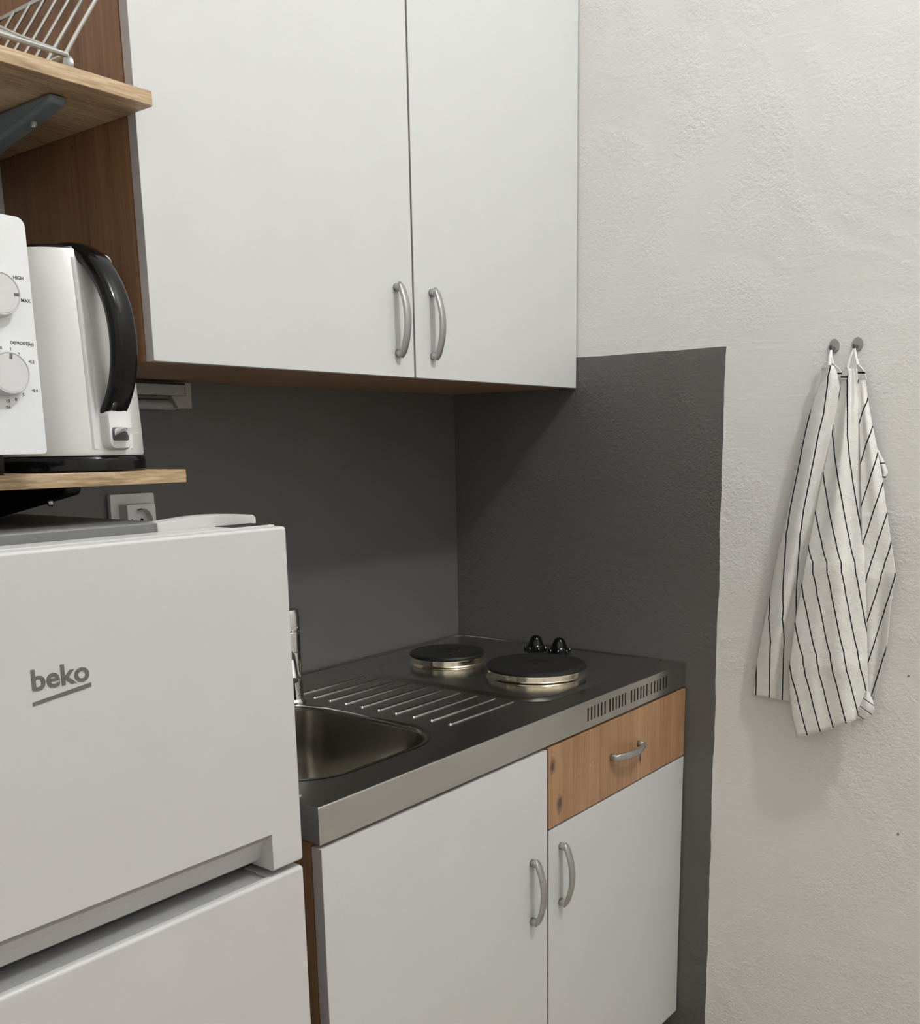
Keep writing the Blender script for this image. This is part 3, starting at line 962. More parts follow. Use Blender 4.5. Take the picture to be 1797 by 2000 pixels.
# water-level seam strip on the body
bm = bmesh.new()
rings = []
for z, r in ((1.316, 0.0806), (1.36, 0.0797), (1.41, 0.0773), (1.46, 0.0733), (1.505, 0.0668), (1.526, 0.0625)):
    ring = []
    for a0, dr in ((-0.36, 0.0), (-0.33, 0.0016), (0.33, 0.0016), (0.36, 0.0)):
        ang = math.atan2(dv.y, dv.x) + a0
        ring.append((kx + (r + dr) * math.cos(ang), ky + (r + dr) * math.sin(ang), z))
    ring.append((kx + (r - 0.004) * math.cos(ang), ky + (r - 0.004) * math.sin(ang), z))
    ang = math.atan2(dv.y, dv.x) - 0.36
    ring.append((kx + (r - 0.004) * math.cos(ang), ky + (r - 0.004) * math.sin(ang), z))
    rings.append(ring)
loft(bm, rings)
obj('handle_panel', bm, 'kettle_white', kb)

# ------------------------------------------------------------------ power socket on the back wall
so = thing('power_socket', 'white wall socket with a raised square insert above the refrigerator', 'socket', (-0.8396, -0.001, 1.207))
bm = bmesh.new()
prism(bm, rrect(-0.8800, -0.7990, 1.1660, 1.2470, 0.003, 3), 'y', -0.0100, -0.0006, 0.0016, 2)
obj('frame', bm, 'socket', so)
bm = bmesh.new()
prism(bm, rrect(-0.8655, -0.8135, 1.1790, 1.2310, 0.003, 3), 'y', -0.0320, -0.0095, 0.0012, 2)
ins = obj('insert', bm, 'socket', so)
c = bmesh.new()
cx, cz = -0.8395, 1.2050
prism(c, [(cx + 0.0195 * math.cos(2 * PI * j / 40), cz + 0.0195 * math.sin(2 * PI * j / 40)) for j in range(40)], 'y', -0.05, -0.0165)
cut(ins, c)
for p in ins.data.polygons:
    p.use_smooth = False
for dx in (-0.0095, 0.0095):
    bm = bmesh.new()
    prism(bm, [(cx + dx + 0.0027 * math.cos(2 * PI * j / 14), cz + 0.0027 * math.sin(2 * PI * j / 14)) for j in range(14)], 'y', -0.0172, -0.0160)
    obj('pin_hole', bm, 'dark_void', ins)
for sg in (-1, 1):
    obj('earth_clip', box(bmesh.new(), cx - 0.0025, cx + 0.0025, -0.030, -0.0168, cz + sg * 0.0178 - 0.0012, cz + sg * 0.0178 + 0.0012), 'hook_pin', ins)

# ------------------------------------------------------------------ strip lamp under the wall cabinet
lp = thing('strip_lamp', 'grey strip lamp switched off, on the wall under the cabinet', 'lamp', (-0.87, -0.001, 1.400))
obj('housing', box(bmesh.new(), -1.060, -0.7400, -0.0330, -0.0006, 1.3985, 1.4160, 0.0015), 'lamp_grey', lp)
bm = bmesh.new()
prism(bm, [(-0.0020, 1.3975), (-0.0300, 1.3975), (-0.0280, 1.3935), (-0.0020, 1.3935)], 'x', -1.055, -0.758)
obj('joint_strip', bm, 'hook_pin', lp)
bm = bmesh.new()
tube(bm, [(-1.055, -0.0165, 1.3850), (-0.752, -0.0165, 1.3850)], 0.0085, 14)
obj('tube_cover', bm, 'lamp_grey', lp)
bm = bmesh.new()
prism(bm, [(-0.7290, 1.4190), (-0.7415, 1.4190), (-0.7415, 1.3990), (-0.7690, 1.3978), (-0.7580, 1.3790), (-0.7300, 1.3785)], 'y', -0.0340, -0.0006, 0.0012, 2)
obj('end_cap', bm, 'lamp_grey', lp)

# ------------------------------------------------------------------ hooks and towels
def hook(y, z, label):
    t = thing('wall_hook', label, 'hook', (-0.0005, y, z), group='adhesive towel hooks')
    bm = bmesh.new()
    n = 32
    rings = [[(x, y + 0.0092 * k * math.cos(2 * PI * j / n), z + 0.0118 * k * math.sin(2 * PI * j / n)) for j in range(n)] for x, k in ((-0.0004, 1.0), (-0.0022, 1.0), (-0.0030, 0.93), (-0.0032, 0.2))]
    loft(bm, rings)
    obj('plate', bm, 'hook', t)
    bm = bmesh.new()
    tube(bm, [(-0.0028, y, z - 0.0035), (-0.010, y, z - 0.0075), (-0.0165, y, z - 0.0085), (-0.0195, y, z - 0.0045), (-0.0200, y, z - 0.0005)], [0.0024, 0.0024, 0.0024, 0.0024, 0.0018], 10)
    obj('pin', bm, 'hook_pin', t)
H1 = (-0.8262, 1.4690)
H2 = (-0.8650, 1.4692)
hook(*H1, 'grey round adhesive hook holding the towel nearer the worktop')
hook(*H2, 'grey round adhesive hook holding the towel farther from the worktop')

# striped towels: rows of (x, y, z, stripe count) down each fold of the cloth
FRONT=[[(-0.0166,-0.8474,1.4297,-0.383),(-0.0188,-0.8506,1.4295,-0.274),(-0.0208,-0.8538,1.4292,-0.165),(-0.0238,-0.8573,1.4289,-0.056),(-0.0271,-0.8609,1.4285,0.054),(-0.0254,-0.8629,1.4285,0.163),(-0.0224,-0.8645,1.4285,0.272),(-0.0255,-0.8679,1.4282,0.381),(-0.0234,-0.8698,1.4282,0.49),(-0.0156,-0.8699,1.4285,0.599),(-0.0121,-0.8713,1.4286,0.708)],
[(-0.0178,-0.8488,1.413,-0.367),(-0.0201,-0.8521,1.4127,-0.255),(-0.0221,-0.8554,1.4125,-0.142),(-0.0259,-0.8592,1.4121,-0.029),(-0.03,-0.8632,1.4118,0.083),(-0.0278,-0.8651,1.4118,0.196),(-0.0241,-0.8665,1.4118,0.309),(-0.0268,-0.8699,1.4116,0.422),(-0.0245,-0.8718,1.4116,0.534),(-0.0166,-0.872,1.4119,0.647),(-0.013,-0.8735,1.4119,0.76)],
[(-0.0199,-0.8446,1.3838,-0.619),(-0.0224,-0.849,1.3836,-0.468),(-0.0245,-0.8532,1.3834,-0.317),(-0.0294,-0.8583,1.383,-0.166),(-0.0347,-0.8635,1.3827,-0.015),(-0.0319,-0.8661,1.3827,0.136),(-0.0269,-0.868,1.3827,0.287),(-0.0286,-0.872,1.3825,0.438),(-0.0261,-0.8747,1.3825,0.589),(-0.0184,-0.8758,1.3826,0.74),(-0.0145,-0.8781,1.3826,0.891)],
[(-0.0219,-0.8383,1.3545,-0.959),(-0.0247,-0.8439,1.3543,-0.76),(-0.0268,-0.8494,1.3541,-0.56),(-0.0326,-0.8559,1.3539,-0.361),(-0.0389,-0.8625,1.3536,-0.161),(-0.0356,-0.8661,1.3535,0.038),(-0.0296,-0.8688,1.3535,0.238),(-0.0299,-0.8736,1.3534,0.438),(-0.0271,-0.8773,1.3533,0.637),(-0.0201,-0.8798,1.3533,0.837),(-0.016,-0.8831,1.3533,1.036)],
[(-0.0243,-0.8374,1.3206,-1.124),(-0.0273,-0.8435,1.3205,-0.907),(-0.0295,-0.8493,1.3204,-0.69),(-0.036,-0.8565,1.3202,-0.474),(-0.0429,-0.8638,1.3201,-0.257),(-0.0393,-0.8677,1.32,-0.04),(-0.0324,-0.8706,1.32,0.177),(-0.0309,-0.8751,1.3199,0.394),(-0.0278,-0.8792,1.3198,0.611),(-0.0219,-0.8824,1.3197,0.827),(-0.0177,-0.8862,1.3197,1.044)],
[(-0.0267,-0.8318,1.2864,-1.603),(-0.0299,-0.839,1.2864,-1.349),(-0.0321,-0.8457,1.2864,-1.096),(-0.039,-0.8539,1.2865,-0.843),(-0.046,-0.8621,1.2866,-0.589),(-0.0424,-0.8669,1.2865,-0.336),(-0.0351,-0.8705,1.2863,-0.083),(-0.0316,-0.8753,1.2862,0.17),(-0.0282,-0.8801,1.2861,0.424),(-0.0238,-0.8846,1.286,0.677),(-0.0195,-0.8892,1.2859,0.93)],
[(-0.0297,-0.8261,1.2432,-2.239),(-0.0332,-0.8343,1.2434,-1.945),(-0.0352,-0.842,1.2436,-1.651),(-0.0422,-0.8513,1.2439,-1.358),(-0.0486,-0.8603,1.2442,-1.064),(-0.0454,-0.8661,1.2442,-0.77),(-0.0383,-0.8708,1.2439,-0.477),(-0.0324,-0.8758,1.2438,-0.183),(-0.0286,-0.8815,1.2437,0.11),(-0.026,-0.8875,1.2436,0.404),(-0.0216,-0.893,1.2435,0.698)],
[(-0.0332,-0.8201,1.1908,-3.017),(-0.0371,-0.8297,1.1913,-2.678),(-0.0389,-0.8385,1.1916,-2.339),(-0.0454,-0.8487,1.1923,-2),(-0.0502,-0.8584,1.1929,-1.661),(-0.0478,-0.8656,1.1929,-1.322),(-0.0419,-0.8717,1.1927,-0.983),(-0.0338,-0.8771,1.1924,-0.644),(-0.0296,-0.8838,1.1923,-0.306),(-0.0288,-0.8914,1.1925,0.033),(-0.0242,-0.8979,1.1923,0.372)],
[(-0.0368,-0.8124,1.1376,-3.9),(-0.041,-0.8235,1.1384,-3.508),(-0.0425,-0.8336,1.139,-3.115),(-0.048,-0.8449,1.14,-2.723),(-0.0507,-0.8551,1.1407,-2.33),(-0.0495,-0.8641,1.141,-1.937),(-0.0455,-0.8721,1.141,-1.545),(-0.0365,-0.8786,1.1406,-1.152),(-0.0319,-0.8864,1.1405,-0.76),(-0.0318,-0.8956,1.1409,-0.367),(-0.0268,-0.9032,1.1408,0.026)],
[(-0.043,-0.8101,1.0986,-4.555),(-0.0475,-0.8221,1.0998,-4.129),(-0.0488,-0.8329,1.1006,-3.703),(-0.0535,-0.8448,1.1017,-3.278),(-0.0543,-0.8553,1.1025,-2.852),(-0.0542,-0.8654,1.103,-2.426),(-0.0519,-0.8748,1.1033,-2),(-0.0431,-0.8821,1.1029,-1.575),(-0.0382,-0.8906,1.1029,-1.149),(-0.0377,-0.9004,1.1034,-0.723),(-0.0323,-0.9087,1.1033,-0.298)],
[(-0.0435,-0.8094,1.0915,-4.653),(-0.048,-0.8216,1.0927,-4.221),(-0.0493,-0.8326,1.0935,-3.79),(-0.0538,-0.8446,1.0947,-3.358),(-0.0544,-0.8551,1.0954,-2.926),(-0.0543,-0.8654,1.096,-2.495),(-0.0524,-0.875,1.0964,-2.063),(-0.0438,-0.8825,1.096,-1.632),(-0.0388,-0.8912,1.096,-1.2),(-0.0382,-0.9011,1.0965,-0.768),(-0.0327,-0.9095,1.0964,-0.337)],
[(-0.0422,-0.8036,1.0466,-5.271),(-0.0469,-0.8169,1.0483,-4.801),(-0.0479,-0.8288,1.0494,-4.33),(-0.0516,-0.8415,1.0509,-3.86),(-0.0504,-0.8525,1.0517,-3.39),(-0.0514,-0.8641,1.0529,-2.92),(-0.0514,-0.8753,1.0538,-2.45),(-0.044,-0.8841,1.0537,-1.98),(-0.0388,-0.8936,1.0539,-1.511),(-0.0368,-0.9039,1.0546,-1.041),(-0.0308,-0.9131,1.0547,-0.572)],
[(-0.0422,-0.7958,0.9868,-6.135),(-0.0468,-0.8106,0.9893,-5.611),(-0.0472,-0.8237,0.9911,-5.085),(-0.0501,-0.8375,0.9935,-4.559),(-0.047,-0.8492,0.9948,-4.034),(-0.049,-0.8624,0.9971,-3.509),(-0.0512,-0.8755,0.9994,-2.984),(-0.0466,-0.8863,1.0005,-2.461),(-0.0414,-0.8969,1.0016,-1.939),(-0.0371,-0.9077,1.0028,-1.417),(-0.0308,-0.9178,1.0037,-0.898)],
[(-0.0451,-0.7916,0.9249,-6.951),(-0.0495,-0.8073,0.9283,-6.385),(-0.0492,-0.8212,0.931,-5.815),(-0.0516,-0.8358,0.9345,-5.246),(-0.0475,-0.8481,0.9367,-4.676),(-0.0498,-0.8624,0.9404,-4.107),(-0.0531,-0.8767,0.9443,-3.538),(-0.0512,-0.8893,0.9472,-2.97),(-0.0458,-0.9007,0.9493,-2.402),(-0.0385,-0.9114,0.9512,-1.835),(-0.0314,-0.9222,0.9531,-1.268)],
[(-0.045,-0.791,0.9079,-7.161),(-0.0496,-0.807,0.9116,-6.588),(-0.0495,-0.8211,0.9147,-6.01),(-0.0524,-0.8361,0.9187,-5.431),(-0.0488,-0.8487,0.9213,-4.851),(-0.0516,-0.8633,0.9254,-4.27),(-0.0554,-0.8779,0.9299,-3.69),(-0.0542,-0.8908,0.9333,-3.11),(-0.0487,-0.9023,0.9358,-2.53),(-0.0407,-0.9129,0.9378,-1.951),(-0.0334,-0.9238,0.9401,-1.374)],
[(-0.0438,-0.7911,0.8991,-7.236),(-0.0483,-0.807,0.903,-6.666),(-0.0483,-0.8211,0.9063,-6.091),(-0.0513,-0.836,0.9104,-5.514),(-0.0476,-0.8485,0.9132,-4.935),(-0.0505,-0.8631,0.9175,-4.355),(-0.0546,-0.8779,0.9222,-3.77),(-0.0543,-0.8912,0.926,-3.186),(-0.0495,-0.9029,0.9289,-2.602),(-0.0417,-0.9137,0.9311,-2.019),(-0.0344,-0.9245,0.9335,-1.437)],
[(-0.0422,-0.7933,0.8603,-7.567),(-0.0466,-0.8091,0.8648,-6.993),(-0.0461,-0.823,0.8686,-6.414),(-0.0492,-0.838,0.8736,-5.834),(-0.0457,-0.8505,0.8771,-5.254),(-0.0481,-0.8648,0.8822,-4.67),(-0.0519,-0.8794,0.8878,-4.084),(-0.0527,-0.8929,0.8928,-3.496),(-0.0475,-0.9045,0.8964,-2.906),(-0.038,-0.9148,0.8991,-2.315),(-0.0308,-0.9257,0.9024,-1.723)],
[(-0.0462,-0.8036,0.8188,-7.728),(-0.0505,-0.8188,0.8239,-7.17),(-0.0498,-0.8319,0.8283,-6.605),(-0.0537,-0.8465,0.8345,-6.032),(-0.0509,-0.8588,0.839,-5.458),(-0.053,-0.8725,0.8451,-4.884),(-0.0562,-0.8864,0.8516,-4.308),(-0.0581,-0.8997,0.8579,-3.73),(-0.049,-0.9096,0.8614,-3.149),(-0.0382,-0.9191,0.8646,-2.565),(-0.0308,-0.9296,0.8689,-1.979)],
[(-0.0462,-0.8126,0.7869,-7.812),(-0.0505,-0.8269,0.7924,-7.281),(-0.0496,-0.8391,0.7973,-6.743),(-0.0543,-0.8531,0.8043,-6.196),(-0.0524,-0.8649,0.8097,-5.641),(-0.054,-0.8778,0.8164,-5.078),(-0.0566,-0.8909,0.8235,-4.504),(-0.0588,-0.904,0.8308,-3.921),(-0.0536,-0.915,0.8361,-3.328),(-0.0423,-0.9243,0.84,-2.724),(-0.0348,-0.9346,0.8451,-2.124)]]
REAR=[[(-0.014,-0.8652,1.4289,-1.595),(-0.014,-0.8677,1.4287,-1.486),(-0.014,-0.8702,1.4286,-1.377),(-0.014,-0.8728,1.4284,-1.268),(-0.014,-0.8753,1.4283,-1.159),(-0.014,-0.8778,1.4282,-1.05),(-0.014,-0.8803,1.428,-0.941)],
[(-0.0161,-0.8713,1.4078,-1.126),(-0.016,-0.8739,1.4077,-1.014),(-0.0162,-0.8765,1.4075,-0.903),(-0.0174,-0.8794,1.4073,-0.791),(-0.0174,-0.882,1.4072,-0.679),(-0.0158,-0.8841,1.4072,-0.568),(-0.0149,-0.8864,1.4071,-0.456)],
[(-0.0191,-0.8771,1.3784,-0.59),(-0.0187,-0.8795,1.3783,-0.48),(-0.0193,-0.8822,1.3782,-0.369),(-0.0218,-0.8856,1.378,-0.259),(-0.0219,-0.8881,1.3779,-0.149),(-0.0182,-0.8895,1.378,-0.038),(-0.0162,-0.8915,1.3779,0.072)],
[(-0.0229,-0.8822,1.3365,0.045),(-0.0222,-0.8856,1.3364,0.199),(-0.0231,-0.8894,1.3363,0.354),(-0.0272,-0.8942,1.3362,0.508),(-0.0271,-0.8977,1.3361,0.663),(-0.0212,-0.8995,1.3361,0.817),(-0.0179,-0.902,1.3361,0.972)],
[(-0.0264,-0.8876,1.2903,0.741),(-0.0253,-0.8922,1.2902,0.954),(-0.0262,-0.8974,1.2902,1.166),(-0.0308,-0.9036,1.2902,1.379),(-0.0305,-0.9083,1.2902,1.592),(-0.0234,-0.9111,1.29,1.804),(-0.0193,-0.9148,1.2899,2.017)],
[(-0.0286,-0.8917,1.248,1.348),(-0.0273,-0.8973,1.248,1.609),(-0.0278,-0.9034,1.2481,1.87),(-0.0316,-0.9105,1.2483,2.131),(-0.0311,-0.9163,1.2483,2.392),(-0.0243,-0.9203,1.2481,2.653),(-0.0202,-0.925,1.248,2.914)],
[(-0.03,-0.8965,1.1927,2.137),(-0.0285,-0.903,1.1927,2.44),(-0.0279,-0.9099,1.1929,2.744),(-0.0293,-0.9172,1.1932,3.047),(-0.0282,-0.9238,1.1933,3.351),(-0.0236,-0.9294,1.1932,3.654),(-0.0206,-0.9355,1.1931,3.958)],
[(-0.0295,-0.9006,1.141,2.873),(-0.0279,-0.9083,1.1412,3.222),(-0.0264,-0.9159,1.1414,3.571),(-0.0247,-0.9234,1.1416,3.92),(-0.0231,-0.931,1.1418,4.269),(-0.0217,-0.9385,1.142,4.618),(-0.0202,-0.946,1.1422,4.967)],
[(-0.0286,-0.9039,1.1062,3.391),(-0.0271,-0.9122,1.1065,3.767),(-0.0248,-0.9202,1.1067,4.143),(-0.0212,-0.9279,1.1068,4.52),(-0.0194,-0.936,1.1071,4.896),(-0.0202,-0.9448,1.1077,5.272),(-0.0198,-0.9532,1.1081,5.649)],
[(-0.0307,-0.9066,1.0854,3.703),(-0.0293,-0.9152,1.0858,4.091),(-0.0268,-0.9235,1.0861,4.478),(-0.0221,-0.9311,1.0861,4.865),(-0.0202,-0.9394,1.0865,5.252),(-0.0222,-0.9488,1.0873,5.639),(-0.0226,-0.9576,1.088,6.026)],
[(-0.0299,-0.9073,1.0765,3.835),(-0.0285,-0.9156,1.0769,4.208),(-0.0259,-0.9235,1.0772,4.582),(-0.0208,-0.9307,1.0771,4.957),(-0.0189,-0.9388,1.0775,5.331),(-0.0215,-0.948,1.0785,5.705),(-0.0221,-0.9567,1.0792,6.08)],
[(-0.0253,-0.9081,1.0526,4.17),(-0.024,-0.9157,1.0531,4.507),(-0.0212,-0.9227,1.0534,4.845),(-0.0153,-0.929,1.0533,5.183),(-0.0134,-0.9363,1.0537,5.521),(-0.017,-0.945,1.0549,5.86),(-0.0182,-0.9531,1.0558,6.199)],
[(-0.0226,-0.9103,1.0159,4.67),(-0.0216,-0.9169,1.0166,4.962),(-0.0187,-0.923,1.017,5.255),(-0.0122,-0.9281,1.0168,5.547),(-0.0103,-0.9344,1.0174,5.84),(-0.0152,-0.9426,1.0191,6.134),(-0.0171,-0.9499,1.0202,6.428)],
[(-0.0196,-0.9125,0.9787,5.174),(-0.0188,-0.919,0.9797,5.458),(-0.0162,-0.925,0.9803,5.74),(-0.0098,-0.9299,0.9802,6.021),(-0.0083,-0.9362,0.9811,6.302),(-0.0136,-0.9442,0.9832,6.582),(-0.0159,-0.9513,0.9847,6.861)],
[(-0.0154,-0.9147,0.9311,5.791),(-0.0151,-0.9198,0.9324,6.001),(-0.0132,-0.9244,0.9334,6.214),(-0.0082,-0.9283,0.9336,6.429),(-0.0073,-0.9333,0.9348,6.646),(-0.012,-0.9399,0.9371,6.865),(-0.0143,-0.9458,0.939,7.087)],
[(-0.014,-0.917,0.893,6.285),(-0.0139,-0.9207,0.8944,6.429),(-0.0127,-0.9241,0.8956,6.577),(-0.0093,-0.9269,0.8963,6.727),(-0.0088,-0.9306,0.8977,6.881),(-0.0121,-0.9355,0.8999,7.038),(-0.0138,-0.9399,0.9018,7.198)],
[(-0.014,-0.9193,0.8595,6.711),(-0.0139,-0.9216,0.861,6.799),(-0.0134,-0.924,0.8625,6.891),(-0.0117,-0.9261,0.8637,6.987),(-0.0115,-0.9286,0.8652,7.086),(-0.0131,-0.9318,0.8672,7.19),(-0.0139,-0.9349,0.8691,7.297)]]
CORNER=[[(-0.0512,-0.9301,0.8898,-0.87),(-0.0542,-0.9318,0.8907,-0.905),(-0.0548,-0.9328,0.8909,-0.94),(-0.0518,-0.9328,0.8903,-0.975),(-0.0488,-0.9328,0.8897,-1.01)],
[(-0.0533,-0.9279,0.8809,-0.23),(-0.0563,-0.9315,0.882,-0.344),(-0.0569,-0.9344,0.8826,-0.458),(-0.0539,-0.9363,0.8822,-0.571),(-0.0509,-0.9382,0.8819,-0.685)],
[(-0.055,-0.9248,0.8699,0.545),(-0.058,-0.9305,0.8714,0.344),(-0.0586,-0.9355,0.8723,0.143),(-0.0556,-0.9396,0.8722,-0.059),(-0.0526,-0.9436,0.8721,-0.26)],
[(-0.0549,-0.9212,0.8576,1.37),(-0.0579,-0.9287,0.8593,1.099),(-0.0585,-0.9354,0.8605,0.828),(-0.0555,-0.9411,0.8607,0.556),(-0.0525,-0.9468,0.8609,0.285)],
[(-0.0534,-0.9195,0.8469,1.997),(-0.0564,-0.9266,0.8487,1.742),(-0.057,-0.933,0.8498,1.486),(-0.054,-0.9383,0.8499,1.23),(-0.051,-0.9437,0.8501,0.975)],
[(-0.0518,-0.9183,0.839,2.448),(-0.0548,-0.9231,0.8405,2.285),(-0.0554,-0.9273,0.8412,2.122),(-0.0524,-0.9304,0.841,1.958),(-0.0494,-0.9335,0.8408,1.795)]]
FLAP=[[(-0.01,-0.9091,1.2957,-0.98),(-0.0169,-0.9119,1.2958,-0.98),(-0.0169,-0.9127,1.2958,-0.98),(-0.01,-0.9116,1.2957,-0.98)],
[(-0.01,-0.9116,1.2856,-0.536),(-0.0169,-0.9151,1.2857,-0.536),(-0.0169,-0.9167,1.2857,-0.536),(-0.01,-0.9164,1.2856,-0.536)],
[(-0.01,-0.9136,1.2772,-0.165),(-0.0169,-0.9186,1.2773,-0.165),(-0.0169,-0.9216,1.2773,-0.165),(-0.01,-0.9227,1.2771,-0.165)],
[(-0.01,-0.9166,1.2645,0.39),(-0.0169,-0.9219,1.2647,0.39),(-0.0169,-0.9253,1.2647,0.39),(-0.01,-0.9268,1.2645,0.39)],
[(-0.01,-0.9185,1.256,0.761),(-0.0169,-0.9248,1.2563,0.761),(-0.0169,-0.9291,1.2563,0.761),(-0.01,-0.9315,1.2561,0.761)],
[(-0.01,-0.9205,1.2476,1.131),(-0.0169,-0.9238,1.2478,1.131),(-0.0169,-0.9252,1.2478,1.131),(-0.01,-0.9246,1.2476,1.131)]]
COLLAR_A=[[(-0.022,-0.8532,1.4325,-0.51),(-0.024,-0.8549,1.4323,-0.51),(-0.026,-0.8567,1.4321,-0.51),(-0.028,-0.8585,1.4319,-0.51)],
[(-0.022,-0.851,1.426,-0.31),(-0.024,-0.8545,1.4257,-0.31),(-0.026,-0.8579,1.4254,-0.31),(-0.028,-0.8614,1.4251,-0.31)],
[(-0.022,-0.848,1.4195,-0.11),(-0.024,-0.8532,1.4192,-0.11),(-0.026,-0.8583,1.4188,-0.11),(-0.028,-0.8635,1.4184,-0.11)],
[(-0.022,-0.846,1.4113,0.14),(-0.024,-0.8523,1.4109,0.14),(-0.026,-0.8586,1.4105,0.14),(-0.028,-0.8648,1.4101,0.14)]]
COLLAR_B=[[(-0.024,-0.873,1.4337,-0.36),(-0.0253,-0.8745,1.4335,-0.36),(-0.0267,-0.876,1.4334,-0.36),(-0.028,-0.8775,1.4332,-0.36)],
[(-0.024,-0.8743,1.4263,-0.135),(-0.0253,-0.878,1.426,-0.135),(-0.0267,-0.8817,1.4257,-0.135),(-0.028,-0.8854,1.4254,-0.135)],
[(-0.024,-0.8755,1.4196,0.065),(-0.0253,-0.8801,1.4193,0.065),(-0.0267,-0.8846,1.419,0.065),(-0.028,-0.8892,1.4187,0.065)],
[(-0.024,-0.8769,1.4097,0.365),(-0.0253,-0.8818,1.4094,0.365),(-0.0267,-0.8866,1.4091,0.365),(-0.028,-0.8914,1.4088,0.365)]]
